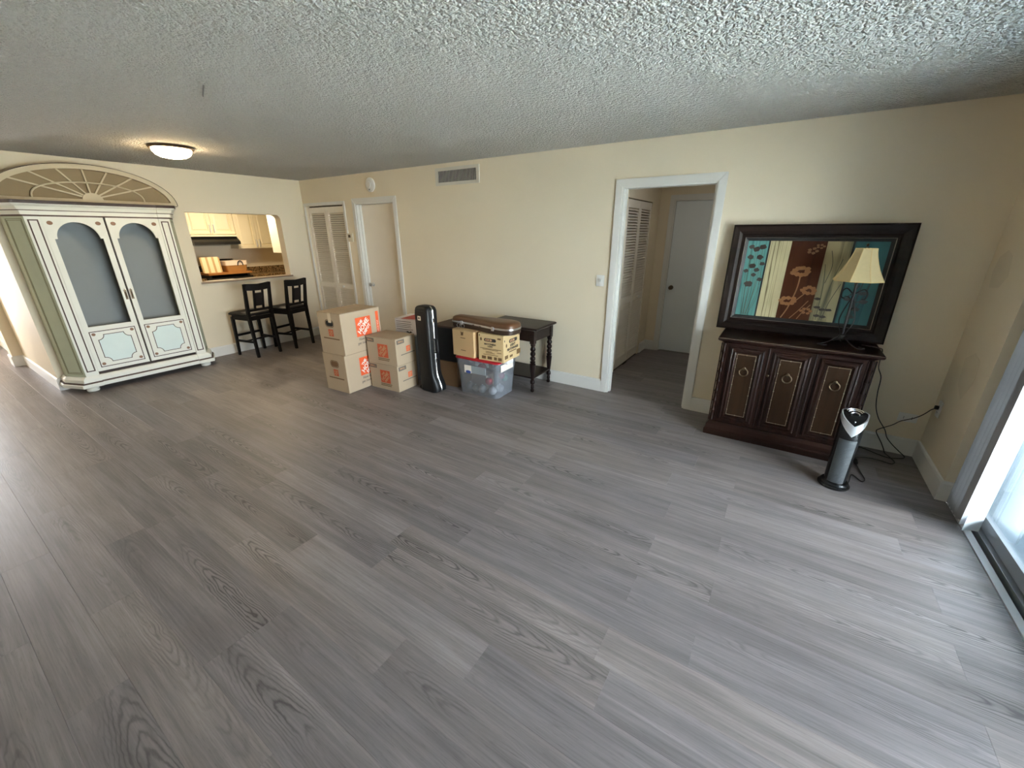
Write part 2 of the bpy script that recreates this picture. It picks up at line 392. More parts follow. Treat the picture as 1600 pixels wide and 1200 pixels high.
FX = lambda y: (lambda a, b, d: (a, y-d, b))       # face looking to -y: a=x, b=z, depth outwards
FYp = lambda x: (lambda a, b, d: (x+d, a, b))      # face looking to +x: a=y, b=z
_TXT = {}
def text_mesh(body, size, mat, bold=0.0, xs=1.0):
    cu = bpy.data.curves.new('txt', 'FONT'); cu.body = body; cu.size = size; cu.align_x = 'CENTER'; cu.align_y = 'CENTER'
    cu.offset = bold; cu.resolution_u = 2
    ob = bpy.data.objects.new('txt', cu); COL.objects.link(ob)
    bpy.context.view_layer.update()
    me = bpy.data.meshes.new_from_object(ob.evaluated_get(bpy.context.evaluated_depsgraph_get()))
    bpy.data.objects.remove(ob); bpy.data.curves.remove(cu)
    for v in me.vertices: v.co.x *= xs
    me.materials.clear(); me.materials.append(mat)
    return me
class Face:
    """a flat face of a thing, for flat print laid on it: origin o, axes u,v, outward normal n (in the parent's space)"""
    def __init__(s, parent, o, u, v, n): s.p = parent; s.o = Vector(o); s.u = Vector(u); s.v = Vector(v); s.n = Vector(n)
    def fn(s, a, b, d): return s.o+s.u*a+s.v*b+s.n*d
    def poly(s, name, pts, mat, d=0.0008, parent=None):
        b = MB(); b.plate(pts, [], 0.0002, d, s.fn); return b.build(name, mat, parent or s.p)
    def rect(s, name, a0, a1, b0, b1, mat, d=0.0008, parent=None): return s.poly(name, rect(a0, a1, b0, b1), mat, d, parent)
    def text(s, name, body, a, b, size, mat, ang=0.0, d=0.0014, bold=0.0, xs=1.0, parent=None):
        me = text_mesh(body, size, mat, bold, xs); ca, sa = math.cos(ang), math.sin(ang)
        for v in me.vertices:
            x, y = v.co.x, v.co.y
            v.co = s.fn(a+x*ca-y*sa, b+x*sa+y*ca, d)
        return link(name, me, parent or s.p)

# ================================================================== THE ROOM
H = 2.44; XL = -7.79; YE = -3.29; WT = 0.12
def struct(o, label, cat): return tag(o, label, cat, kind='structure')
# floor: slab + single planks
fb = MB(); fb.box(-11.6, 0.042, -5.1, 3.05, -0.12, -0.009)
floor = fb.build('floor', plain('dark_subfloor', srgb(52, 48, 45), 0.9))
struct(floor, 'grey oak plank floor running across the whole room', 'floor')
PW, PL = 0.181, 1.255
known = {-2.28: -2.393, -2.46: -2.73, -1.19: -2.40, -2.1: -2.73, -1.74: -2.728, -1.56: -2.413, -1.92: -1.15, -2.82: -1.494, -3.0: -1.422,
         -3.37: -3.475, -2.64: -1.16, -1.0: -1.43, -0.83: -1.155, -3.55: -2.813, -3.73: -0.324, -3.91: -3.545, -4.09: -3.03, -3.18: -1.9}
_pm = {}
def plank_mesh(L, Wd):
    key = (round(L, 4), round(Wd, 4))
    if key not in _pm:
        b = MB(); g = 0.0002; e = 0.0005
        lo = [(-L/2+g, -Wd/2+g), (L/2-g, -Wd/2+g), (L/2-g, Wd/2-g), (-L/2+g, Wd/2-g)]
        hi = [(x-math.copysign(e, x), y-math.copysign(e, y)) for x, y in lo]
        b.loft([[(x, y, -0.0095) for x, y in lo], [(x, y, -0.0004) for x, y in lo], [(x, y, 0.0) for x, y in hi]])
        bmesh.ops.recalc_face_normals(b.bm, faces=b.bm.faces)
        me = bpy.data.meshes.new('plank'); b.bm.to_mesh(me); b.bm.free(); me.materials.append(PLANK); _pm[key] = me
    return _pm[key]
rows = []
m = -15
while True:
    y0 = -2.37+PW*m; y1 = y0+PW
    if y0 > 2.05: break
    rows.append((y0, y1)); m += 1
for y0, y1 in rows:
    yc = (y0+y1)/2
    e = next((v for kk, v in known.items() if abs(kk-yc) < 0.06), None)
    if e is None: e = random.choice([-1.15, -1.475, -0.95, -1.8, -0.6, -1.3])+random.uniform(-.08, .08)
    xa = -11.55 if yc < YE else XL-0.02
    xb = 0.042
    if y0 > -0.03: xa, xb = -2.74, -1.44
    k0 = math.floor((xa-e)/PL)
    x = e+k0*PL
    while x < xb:
        a, b_ = max(x, xa), min(x+PL, xb)
        if b_-a > 0.03:
            me = plank_mesh(b_-a, PW); link('plank', me, floor, loc=((a+b_)/2, yc, 0))
        x += PL
# ceiling
cb = MB(); cb.box(-11.6, 0.2, -5.1, 3.05, H, H+0.1)
struct(cb.build('ceiling', CEIL), 'off-white popcorn textured ceiling over the room', 'ceiling')
# back wall with the hall doorway, louvred closet and closed door openings
DO = (-2.553, -1.738, 2.066); CO = (-7.715, -6.765, 2.065); D2 = (-6.48, -5.69, 2.066)
def notch(op): return [(op[0], 0), (op[0], op[2]), (op[1], op[2]), (op[1], 0)]
wb = MB(); outl = [(XL, 0)]
for op in (CO, D2, DO): outl += notch(op)
outl += [(0, 0), (0, H), (XL, H)]
wb.plate(outl, [], 0, -WT, FX(0.0))
struct(wb.build('wall_back', WALL), 'beige back wall with hall doorway, closet and closed white door', 'wall')
# left wall with the kitchen pass-through (rounded upper right corner)
PT = (-1.644, -0.405, 1.042, 1.932)
r = 0.07
hole = [(PT[0], PT[2]), (PT[1], PT[2])] + [(PT[1]-r+r*math.cos(t*PI/12), PT[3]-r+r*math.sin(t*PI/12)) for t in range(7)] + [(PT[0], PT[3])]
wl = MB(); wl.plate(rect(YE, 1.3, 0, H), [hole], -0.15, 0, FYp(XL))
struct(wl.build('wall_left', WALL), 'beige left wall with the kitchen pass-through opening', 'wall')
# right wall with the sliding door opening
wr = MB(); wr.plate([(3.0, 0), (3.0, H), (-5.1, H), (-5.1, -0.1), (-3.70, -0.1), (-3.70, 2.07), (-0.645, 2.07), (-0.645, 0)], [], 0, 0.14, FYp(0.0))
struct(wr.build('wall_right', WALL), 'beige right wall beside the sliding glass door', 'wall')
b = MB(); b.box(-11.6, 0.14, -5.2, -5.0, -0.1, H); struct(b.build('wall_rear', WALL), 'beige wall behind the viewer', 'wall')
b = MB(); b.box(-11.6, 0.14, 3.0, 3.1, -0.1, H); struct(b.build('wall_outer', WALL), 'outer wall behind hall and closets', 'wall')
b = MB(); b.plate([(-5.1, 0), (3.05, 0), (3.05, H), (-5.1, H)], [rect(-4.75, -4.0, 0.35, 2.05)], 0, 0.12, FYp(-11.6))
struct(b.build('wall_entry', WALL), 'far left wall with a bright window opening', 'wall')
# corridor side of the kitchen block, left of the armoire
b = MB(); b.box(-9.56, XL-0.15, YE, YE+0.12, 0, H); struct(b.build('wall_corridor', WALL), 'beige corridor wall beyond the armoire', 'wall')
b = MB(); b.box(-9.80, -9.56, YE-0.10, YE+0.12, 0, H); struct(b.build('wall_pier', WALL), 'narrow wall pier jutting into the corridor', 'wall')
b = MB(); b.box(-11.48, -9.80, YE+0.0, YE+0.12, 0, H); struct(b.build('wall_corridor_far', WALL), 'far stretch of the corridor wall', 'wall')
# hall behind the doorway
b = MB(); b.plate([(WT, 0), (0.715, 0), (0.715, 2.03), (1.695, 2.03), (1.695, 0), (2.17, 0), (2.17, H), (WT, H)], [], -0.1, 0, FYp(-2.73))
struct(b.build('wall_hall_left', WALL), 'dim hall side wall around the louvred closet', 'wall')
b = MB(); b.plate([(-2.73, 0), (-2.536, 0), (-2.536, 2.07), (-1.75, 2.07), (-1.75, 0), (-1.40, 0), (-1.40, H), (-2.73, H)], [], 0, -WT, FX(2.05))
struct(b.build('wall_hall_end', WALL), 'dim end wall of the hall around the white door', 'wall')
b = MB(); b.box(-1.44, -1.34, WT, 2.17, 0, H); struct(b.build('wall_hall_right', WALL), 'right side wall of the dim hall', 'wall')
# kitchen shell
KX = -10.33
b = MB(); b.box(KX-0.1, KX, YE+0.12, 1.3, 0, H); struct(b.build('wall_kitchen_back', WALL), 'kitchen wall behind the range seen through the pass-through', 'wall')
b = MB(); b.box(KX-0.1, XL, 1.3, 1.4, 0, H); struct(b.build('wall_kitchen_end', WALL), 'kitchen end wall', 'wall')

# baseboards
def baseboard(name, pts, label):
    b = MB(); prof = [(0, 0), (0.016, 0), (0.016, 0.125), (0.011, 0.136), (0.004, 0.14), (0, 0.14)]
    P = [Vector(p) for p in pts]; loops = []
    for i, p in enumerate(P):
        t1 = (p-P[i-1]).normalized() if i else None; t2 = (P[i+1]-p).normalized() if i < len(P)-1 else None
        t1 = t1 or t2; t2 = t2 or t1
        n1 = Vector((t1.y, -t1.x)); n2 = Vector((t2.y, -t2.x)); mm = (n1+n2).normalized(); mm = mm/max(.3, mm.dot(n1))
        loops.append([(p.x+mm.x*d, p.y+mm.y*d, z) for d, z in prof])
    b.loft(loops); o = b.build(name, WHITE); struct(o, label, 'baseboard'); return o
baseboard('baseboard_back', [(-5.624, 0), (-2.618, 0)], 'white baseboard between the closed door and the hall doorway')
baseboard('baseboard_back', [(-1.673, 0), (0, 0)], 'white baseboard behind the dark sideboard')
baseboard('baseboard_back', [(-6.72, 0), (-6.544, 0)], 'short white baseboard between louvred closet and door')
baseboard('baseboard_right', [(0, 0), (0, -0.645), (0.05, -0.645)], 'white baseboard on the right wall by the sliding door')
baseboard('baseboard_left', [(-9.56, YE-0.0), (XL, YE), (XL, 0)], 'white baseboard along the left wall and around its corner')
baseboard('baseboard_corridor', [(-9.80, YE-0.10), (-9.56, YE-0.10), (-9.56, YE)], 'baseboard around the corridor pier')
baseboard('baseboard_corridor', [(-11.48, YE), (-9.80, YE)], 'baseboard on the far stretch of corridor wall')
baseboard('baseboard_hall', [(-2.73, 1.76), (-2.73, 2.05), (-2.60, 2.05)], 'short white baseboard in the hall corner')
# casings: two legs and a head with mitred corners, plus jamb lining
def casing(name, op, fn, label, w=0.066, wl_=None, jamb=0.12, thick=0.017, wall_d=0):
    root = empty(name); struct(root, label, 'door trim')
    x0, x1, z = op; wL = wl_ or w
    for poly in ([(x0-wL, 0), (x0, 0), (x0, z), (x0-wL, z+w)], [(x1, 0), (x1+w, 0), (x1+w, z+w), (x1, z)], [(x0-wL, z+w), (x0, z), (x1, z), (x1+w, z+w)]):
        b = MB(); b.plate(poly, [], 0, thick, fn); 
        bmesh.ops.bevel(b.bm, geom=[e for e in b.bm.edges if len(e.link_faces) == 2 and e.calc_face_angle(0) > 0.5], offset=0.004, segments=2, affect='EDGES')
        b.build('casing_board', WHITE, root)
    if jamb:
        for poly in (rect(x0, x0+0.014, 0, z), rect(x1-0.014, x1, 0, z), rect(x0+0.014, x1-0.014, z-0.014, z)):
            b = MB(); b.plate(poly, [], 0.001, -jamb, fn); b.build('jamb_lining', WHITE, root)
        for poly in (rect(x0+0.014, x0+0.026, 0, z-0.014), rect(x1-0.026, x1-0.014, 0, z-0.014)):
            b = MB(); b.plate(poly, [], -0.045, -0.08, fn); b.build('door_stop', WHITE, root)
    return root
casing('trim_1', DO, FX(0), 'white casing around the open hall doorway')
casing('trim_2', D2, FX(0), 'white casing around the closed plain door')
casing('trim_3', CO, FX(0), 'white casing around the louvred closet', w=0.045, jamb=0.0)
casing('trim_4', (-2.536, -1.75, 2.07), FX(2.05), 'white casing around the door at the end of the hall', w=0.06)
# louvred bifold doors
def louver_door(name, x0, x1, z0, z1, fn, label, knob_leaf=1):
    root = empty(name); struct(root, label, 'door')
    n = 2; lw = (x1-x0)/n; sm = None
    for i in range(n):
        a0 = x0+lw*i+0.002; a1 = a0+lw-0.004; st = 0.047
        lf = MB(); lf.plate(rect(a0, a1, z0, z1), [rect(a0+st, a1-st, z0+0.12, 0.83), rect(a0+st, a1-st, 0.905, z1-0.085)], 0, -0.03, fn)
        leaf = lf.build('leaf', DOORW, root)
        for za, zb in ((z0+0.12, 0.83), (0.905, z1-0.085)):
            cnt = int((zb-za)/0.031); pit = (zb-za)/cnt
            for q in range(cnt):
                zc = za+pit*(q+0.5)
                if sm is None:
                    b = MB(); d = 0.0
                    pts = []
                    L = (a1-a0-2*st)
                    for u, v in ((-0.016, -0.0125), (-0.016, -0.0085), (0.013, 0.0135), (0.013, 0.0095)):
                        pts.append((u, v))
                    lo = [Vector(fn(-L/2, v, -u-0.014))-Vector(fn(0, 0, 0)) for u, v in [(-0.013, -0.0135), (-0.013, -0.0085), (0.013, 0.0135), (0.013, 0.0085)]]
                    hi = [Vector(fn(L/2, v, -u-0.014))-Vector(fn(0, 0, 0)) for u, v in [(-0.013, -0.0135), (-0.013, -0.0085), (0.013, 0.0135), (0.013, 0.0085)]]
                    b.loft([lo, hi]); bmesh.ops.recalc_face_normals(b.bm, faces=b.bm.faces)
                    sm = bpy.data.meshes.new('slat'); b.bm.to_mesh(sm); b.bm.free(); sm.materials.append(DOORW)
                link('slat', sm, leaf, loc=fn((a0+a1)/2, zc, 0))
        if i == knob_leaf:
            kb = MB(); c = Vector(fn((a0+a1)/2-0.03, 0.867, 0)); o2 = Vector(fn((a0+a1)/2-0.03, 0.867, 1))-c
            kb.tube([c, c+o2*0.012, c+o2*0.016, c+o2*0.03, c+o2*0.036], [0.008, 0.008, 0.017, 0.019, 0.008], 12); kb.build('knob', WHITE, leaf, smooth=True)
    return root
louver_door('door_1', CO[0]+0.006, CO[1]-0.006, 0.02, 2.045, FX(0.02), 'white louvred bifold closet door in the left corner')
louver_door('door_3', 0.722, 1.688, 0.02, 2.018, FYp(-2.735), 'white louvred bifold closet door inside the dim hall')
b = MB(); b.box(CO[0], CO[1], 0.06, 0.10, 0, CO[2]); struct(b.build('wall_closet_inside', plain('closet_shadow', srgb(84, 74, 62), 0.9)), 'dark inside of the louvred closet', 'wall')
# plain doors with knobs
def knob(parent, c, n, mat, rose=0.031):
    c = Vector(c); n = Vector(n); b = MB()
    b.tube([c, c+n*0.004, c+n*0.008], [rose, rose, rose*0.8], 20); b.tube([c+n*0.006, c+n*0.03, c+n*0.034, c+n*0.045, c+n*0.058, c+n*0.064], [0.012, 0.011, 0.02, 0.028, 0.026, 0.012], 20)
    b.build('door_knob', mat, parent, smooth=True)
d2 = empty('door_2'); struct(d2, 'closed plain white door with a steel knob', 'door')
b = MB(); b.box(D2[0]+0.016, D2[1]-0.016, 0.082, 0.118, 0.008, D2[2]-0.016, bev=0.002); b.build('door_leaf', DOORW, d2)
knob(d2, (D2[0]+0.085, 0.082, 0.93), (0, -1, 0), ALU)
d4 = empty('door_4'); struct(d4, 'plain white door closed at the end of the dim hall', 'door')
b = MB(); b.box(-2.52, -1.766, 2.078, 2.112, 0.012, 2.054, bev=0.002); b.build('door_leaf', plain('hall_door_paint', srgb(226, 232, 234), 0.45, var=0.02), d4)
knob(d4, (-2.452, 2.078, 0.93), (0, -1, 0), BRASS)

# sliding glass door, threshold, patio
w1 = empty('window_1'); struct(w1, 'aluminium framed sliding glass door in the right wall', 'sliding door')
FRM = plain('grey_aluminium_frame', srgb(150, 154, 158), 0.4, 0.5)
b = MB(); b.box(0.107, 0.21, -3.70, -0.65, -0.10, 0.012, bev=0.002); b.box(0.135, 0.142, -3.70, -0.65, 0.012, 0.03); b.box(0.17, 0.177, -3.70, -0.65, 0.012, 0.03); b.build('sill_track', FRM, w1)
b = MB(); b.box(0.107, 0.21, -3.70, -0.65, 2.02, 2.07); b.build('head_frame', FRM, w1)
for y in (-0.70, -3.70): b = MB(); b.box(0.09 if y > -1 else 0.107, 0.21, y, y+0.056, 0.012, 2.02); b.build('side_frame', FRM, w1)
GL = glassy('window_glass', (0.90, 0.95, 0.97, 1), 0.05)
for x, ya, yb in ((0.139, -2.25, -0.70), (0.174, -3.65, -2.15)):
    p = MB()
    for poly in (rect(ya, yb, 0.03, 0.10), rect(ya, yb, 1.95, 2.02), rect(ya, ya+0.055, 0.10, 1.95), rect(yb-0.055, yb, 0.10, 1.95)): p.plate(poly, [], -0.014, 0.014, FYp(x))
    pan = p.build('sash', FRM, w1)
    g = MB(); g.box(x-0.003, x+0.003, ya+0.05, yb-0.05, 0.095, 1.955); g.build('pane', GL, pan)
b = MB(); b.box(0.046, 0.083, -5.0, -0.66, -0.012, 0.003, bev=0.001); struct(b.build('trim_5', plain('pale_threshold_strip', srgb(206, 206, 208), 0.4)), 'pale transition strip between plank floor and sliding door', 'threshold')
b = MB(); b.box(0.042, 0.107, -5.0, -0.645, -0.12, -0.03); struct(b.build('trim_6', plain('dark_track_gap', srgb(60, 58, 58), 0.8)), 'dark gap in front of the sliding door sill', 'threshold')
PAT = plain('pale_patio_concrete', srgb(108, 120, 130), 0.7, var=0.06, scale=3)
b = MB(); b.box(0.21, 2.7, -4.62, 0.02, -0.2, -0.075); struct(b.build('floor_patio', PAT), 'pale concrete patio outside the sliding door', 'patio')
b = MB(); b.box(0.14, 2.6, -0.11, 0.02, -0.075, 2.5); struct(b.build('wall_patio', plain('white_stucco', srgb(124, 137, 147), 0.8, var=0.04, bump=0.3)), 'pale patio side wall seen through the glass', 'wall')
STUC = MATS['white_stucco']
b = MB(); b.box(0.14, 2.6, -4.62, -4.48, -0.075, 2.5); struct(b.build('wall_patio', STUC), 'unseen patio end wall added to shade the right corner of the room', 'wall')  # unseen end wall added to set the shadow edge on the back wall
b = MB(); b.box(0.14, 2.7, -4.62, 0.02, 2.5, 2.6); struct(b.build('ceiling_sky_blocker', STUC), 'unseen patio roof added to block the upper sky', 'ceiling')  # unseen roof added so only a low band of sky lights the room
b = MB(); b.box(2.7, 45.0, -40.0, 40.0, -0.6, -0.25); struct(b.build('floor_grounds', plain('pale_sunlit_paving', srgb(190, 190, 184), 0.9, var=0.1, scale=0.4)), 'pale sunlit paving beyond the covered patio', 'ground')
# touched-up paint on the right wall and a scratch in the ceiling
wrt = bpy.data.objects['wall_right']; PATCH = plain('touch_up_paint', srgb(220, 207, 182), 0.7, var=0.06)
for pts in ([(-.105, 1.512), (-.20, 1.56), (-.291, 1.529), (-.345, 1.413), (-.27, 1.337), (-.123, 1.325), (-.087, 1.42)], [(-.202, .862), (-.33, .93), (-.449, .90), (-.469, .761), (-.384, .621), (-.256, .693)]):
    b = MB(); b.plate(pts[::-1], [], 0.0001, 0.0006, lambda a, z, d: (-d, a, z)); b.build('paint_patch', PATCH, wrt)
b = MB(); b.bar((-4.02, -2.775, H-0.004), (-4.22, -2.70, H-0.004), 0.006, 0.012); b.build('scratch', plain('dark_scuff', srgb(158, 155, 148), 0.9), bpy.data.objects['ceiling'])
# ================================================================== FIXTURES ON WALLS AND CEILING
cl = empty('ceiling_light', (-6.21, -2.19, H), label='glowing frosted dome light with bronze rim on the ceiling', cat='ceiling light')
b = MB(); b.lathe([(0.05, 0), (0.178, 0), (0.182, -0.012), (0.172, -0.024), (0.15, -0.026), (0.05, -0.02)], seg=40); b.build('rim', plain('bronze_rim', (0.16, 0.10, 0.06, 1), 0.35, 0.8), cl, smooth=True)
b = MB(); b.lathe([(0.155, -0.022), (0.152, -0.045), (0.135, -0.07), (0.10, -0.09), (0.05, -0.10), (0, -0.102)], seg=40)
b.build('glass_bowl', emit('lit_frosted_glass', (1.0, 0.74, 0.42, 1), 22.0), cl, smooth=True)
vt = empty('air_vent', (-4.565, 0, 2.297), label='white return air vent grille high on the back wall', cat='air vent')
b = MB(); b.plate(rect(-0.333, 0.333, -0.095, 0.095), [rect(-0.293, 0.293, -0.062, 0.062)], 0, 0.012, FX(0)); b.build('frame', plain('vent_paint', srgb(214, 208, 194), 0.5), vt)
b = MB(); b.box(-0.293, 0.293, -0.002, -0.001, -0.062, 0.062); b.build('backing', BLACKM, vt)
fm = None
for i in range(27):
    x = -0.282+i*0.0217
    if fm is None:
        b = MB(); b.box(-0.0016, 0.0016, -0.004, 0.004, -0.062, 0.062, rot=Matrix.Rotation(0.5, 3, 'Z')); fo = b.build('fin', MATS['vent_paint'], vt, loc=(x, -0.007, 0)); fm = fo.data
    else: link('fin', fm, vt, loc=(x, -0.007, 0))
sm_ = empty('smoke_detector', (-6.10, 0, 2.285), label='round white smoke detector above the closed door', cat='smoke detector')
b = MB(); b.lathe([(0.088, 0), (0.09, -0.02), (0.07, -0.036), (0.03, -0.042), (0, -0.042)], axis='Y', seg=32); b.build('body', WHITE, sm_, smooth=True)
b = MB(); b.lathe([(0.045, -0.035), (0.04, -0.048), (0, -0.05)], axis='Y', seg=24); b.build('vent_cap', WHITE, sm_, smooth=True)
b = MB(); b.sphere((0.01, -0.04, -0.06), 0.008, 8, 6); b.build('indicator', BLACKM, sm_)
tm = empty('thermostat', (-6.672, 0, 1.605), label='small thermostat between the closet and the closed door', cat='thermostat')
b = MB(); b.box(-0.055, 0.055, -0.022, 0, -0.06, 0.06, bev=0.006); b.build('body', plain('thermostat_white', srgb(216, 206, 184), 0.5), tm, smooth=True)
b = MB(); b.box(-0.04, 0.012, -0.024, -0.02, 0.0, 0.04); b.build('display', plain('lcd_dark', srgb(82, 70, 54), 0.3), tm)
sw = empty('light_switch', (-2.712, 0, 1.203), label='white light switch beside the hall doorway', cat='light switch')
b = MB(); b.box(-0.044, 0.044, -0.007, 0, -0.056, 0.056, bev=0.003); b.build('plate', WHITE, sw, smooth=True)
b = MB(); b.box(-0.01, 0.01, -0.02, -0.005, -0.012, 0.012, bev=0.003, rot=Matrix.Rotation(0.35, 3, 'X')); b.build('toggle', WHITE, sw)
def outlet(name, loc, rz, label, horiz):
    o = empty(name, loc, rz, label, 'outlet'); a, c = (0.057, 0.035) if horiz else (0.036, 0.06)
    b = MB(); b.box(-a, a, -0.007, 0, -c, c, bev=0.003); b.build('plate', WHITE, o, smooth=True)
    for s in (-1, 1):
        dx, dz = (s*0.024, 0) if horiz else (0, s*0.024)
        b = MB(); b.lathe([(0.0165, 0), (0.0165, -0.0085), (0, -0.0085)], axis='Y', seg=20, c=(dx, -0.0005, dz)); rcp = b.build('receptacle', WHITE, o)
        for t in (-1, 1):
            ddx, ddz = (0, t*0.006) if horiz else (t*0.006, 0)
            b = MB(); b.box(dx+ddx-0.0015, dx+ddx+0.0015, -0.0096, -0.008, dz+ddz-0.004, dz+ddz+0.004); b.build('slot', BLACKM, rcp)
outlet('wall_outlet', (-0.118, 0, 0.31), 0, 'white outlet plate on the back wall right of the sideboard', True)
outlet('wall_outlet', (0, -0.125, 0.455), -PI/2, 'white outlet plate on the right wall with a black plug', False)
# vertical blind pushed to the side of the sliding door
vb = empty('vertical_blind', (0.07, -0.7, 0), label='white vertical blind pushed aside at the sliding door, stacked vanes coloured as in shade', cat='blind')
b = MB(); b.box(-0.03, 0.03, -2.95, 0.03, 2.0, 2.045, bev=0.004); b.build('head_rail', WHITE, vb)
VANE = plain('vinyl_blind_vane', srgb(226, 230, 234), 0.4, var=0.02)
vm = None
for i, (yy, an) in enumerate([(-0.015, -30), (-0.038, -34), (-0.06, -28), (-0.082, -36), (-0.104, -30), (-0.127, -38), (-0.15, -32), (-0.173, -40), (-0.197, -34), (-0.225, 24), (-0.29, 26)]):
    if vm is None:
        b = MB(); lo = []
        for k in range(9):
            u = -0.0445+0.089*k/8; lo.append((u, 0.006*(1-(u/0.0445)**2)))
        ring = lo+[(u, v+0.0016) for u, v in lo[::-1]]
        b.loft([[(u, v, 0.012) for u, v in ring], [(u, v, 2.0) for u, v in ring]]); vo = b.build('vane', VANE, vb); vm = vo.data; vg = vm.copy(); vg.materials.clear(); vg.materials.append(plain('shaded_blind_vane', srgb(146, 147, 150), 0.5, var=0.04)); vo.data = vg  # darker copy of the vane: shade of the stack put into its colour
    else: vo = link('vane', vm if an > 0 else vg, vb)
    vo.location = (0.0+(0.004 if i % 2 else 0), yy, 0); vo.rotation_euler = (0, 0, math.radians(an))

# ================================================================== KITCHEN SEEN THROUGH THE PASS-THROUGH
def granite():
    k = NT('brown_granite'); tc = k.n('ShaderNodeTexCoord')
    v = k.n('ShaderNodeTexNoise', i_Scale=38.0, i_Detail=6.0); k.l(tc.outputs['Object'], v.inputs[0])
    f = k.math('MULTIPLY_ADD', v.outputs[0], 4.0, -1.5, clamp=True)
    k.l(k.mix(f, srgb(58, 44, 26), srgb(150, 122, 84)), k.b.inputs['Base Color']); k.b.inputs['Roughness'].default_value = 0.2
    return k.m
GRAN = granite()
b = MB(); b.box(XL-0.152, XL+0.035, PT[0]-0.02, PT[1]+0.02, 1.022, 1.044, bev=0.003)
tag(b.build('stone_ledge', plain('taupe_stone_ledge', srgb(150, 128, 108), 0.3, var=0.15, scale=30)), 'narrow stone ledge on the sill of the kitchen pass-through', 'ledge')
b = MB(); b.box(-7.93, -7.84, -1.58, -1.20, 1.0445, 1.047); tag(b.build('paper_sheet', plain('white_paper', srgb(240, 228, 212), 0.7)), 'white paper lying on the pass-through ledge', 'paper')
def raised_door(parent, y0, y1, z0, z1, x, name='door', hand=None):
    """cabinet door looking to +x, frame with raised centre panel"""
    fn = FYp(x); b = MB(); b.plate(rect(y0, y1, z0, z1), [rect(y0+0.055, y1-0.055, z0+0.055, z1-0.055)], 0, 0.02, fn); d = b.build(name, CABW, parent)
    b = MB(); i0, i1, j0, j1 = y0+0.055, y1-0.055, z0+0.055, z1-0.055
    q = lambda e, dd: [fn(i0+e, j0+e, dd), fn(i1-e, j0+e, dd), fn(i1-e, j1-e, dd), fn(i0+e, j1-e, dd)]
    b.loft([q(0, 0), q(0, 0.006), q(0.012, 0.008), q(0.03, 0.017)]); b.build('raised_panel', CABW, d)
    if hand is not None:
        hy, hz = hand; b = MB()
        b.tube([fn(hy, hz, 0.02), fn(hy, hz, 0.045), fn(hy, hz+0.13, 0.045), fn(hy, hz+0.13, 0.02)], 0.006, 8); b.build('handle', ALU, d)
def upper(name, y0, y1, z0, z1, label, xb=KX, xf=-10.02):
    o = empty(name, label=label, cat='cabinet')
    b = MB(); b.box(xb+0.002, xf, y0+0.001, y1-0.001, z0, z1); b.build('body', CABW, o)
    mid = (y0+y1)/2
    raised_door(o, y0+0.004, mid-0.002, z0+0.004, z1-0.004, xf, hand=(mid-0.03, z0+0.03)); raised_door(o, mid+0.002, y1-0.004, z0+0.004, z1-0.004, xf, hand=(mid+0.03, z0+0.03))
upper('wall_cabinet', -0.86, -0.095, 1.655, 2.12, 'short cream wall cabinet above the black range hood')
upper('wall_cabinet', -0.09, 0.64, 1.392, 2.12, 'tall cream two-door wall cabinet right of the range hood')
b = MB(); b.box(-8.90, -7.96, -0.03, 0.30, 1.345, 2.12, bev=0.002)
o = empty('wall_cabinet', label='bright white cabinet end panel at the right of the pass-through view', cat='cabinet')
b.build('body', plain('white_cabinet', srgb(240, 236, 224), 0.4, var=0.02), o)
hd = empty('range_hood', label='black range hood under the short cream cabinet', cat='range hood')
b = MB(); b.loft([[(x, y, z) for x, z in ((KX+0.002, 1.45), (-9.86, 1.48), (-9.86, 1.53), (-9.98, 1.615), (KX+0.002, 1.615))] for y in (-0.855, -0.10)]); b.build('canopy', BLACKP, hd)
b = MB(); b.box(KX+0.002, -9.93, -0.855, -0.10, 1.618, 1.65); b.build('filler_strip', CABW, hd)
kc = empty('kitchen_counter', label='brown granite counter with backsplash along the kitchen wall', cat='counter')
for y0, y1 in ((-0.085, 1.29), (-3.1, -0.875)):
    b = MB(); b.box(KX+0.002, -9.68, y0, y1, 0.88, 0.92, bev=0.004); b.build('worktop', GRAN, kc)
    b = MB(); b.box(KX+0.002, KX+0.022, y0, y1, 0.92, 1.03); b.build('backsplash', GRAN, kc)
    b = MB(); b.box(KX+0.002, -9.72, y0, y1, 0.0, 0.879); b.build('base_cabinet', CABW, kc)
rg = empty('kitchen_range', label='black range with a dark backguard under the hood', cat='range')
b = MB(); b.box(KX+0.03, -9.66, -0.865, -0.095, 0.0, 0.915, bev=0.006); b.build('body', BLACKP, rg)
b = MB(); b.box(KX+0.005, KX+0.09, -0.865, -0.095, 0.916, 1.10, bev=0.01); b.build('backguard', BLACKP, rg)
b = MB(); b.box(-9.66, -9.635, -0.85, -0.11, 0.20, 0.78, bev=0.006); d = b.build('oven_door', BLACKP, rg)
b = MB(); b.tube([(-9.635, -0.80, 0.74), (-9.60, -0.80, 0.74), (-9.60, -0.16, 0.74), (-9.635, -0.16, 0.74)], 0.01); b.build('handle', BLACKP, d)
for i in range(4): b = MB(); b.lathe([(0.02, 0), (0.018, 0.025), (0, 0.025)], axis='X', c=(-9.66, -0.78+i*0.2, 0.85), seg=14); b.build('knob', BLACKP, rg)
b = MB(); b.box(-10.16, -9.67, -0.835, -0.10, 0.965, 1.0, bev=0.004); nb = empty('stove_cover_board', label='wooden board covering the range top', cat='board')
WB = woodgrain('oak_board', srgb(150, 96, 48), srgb(186, 130, 72), 0.5, 'Y'); b.build('panel', WB, nb)
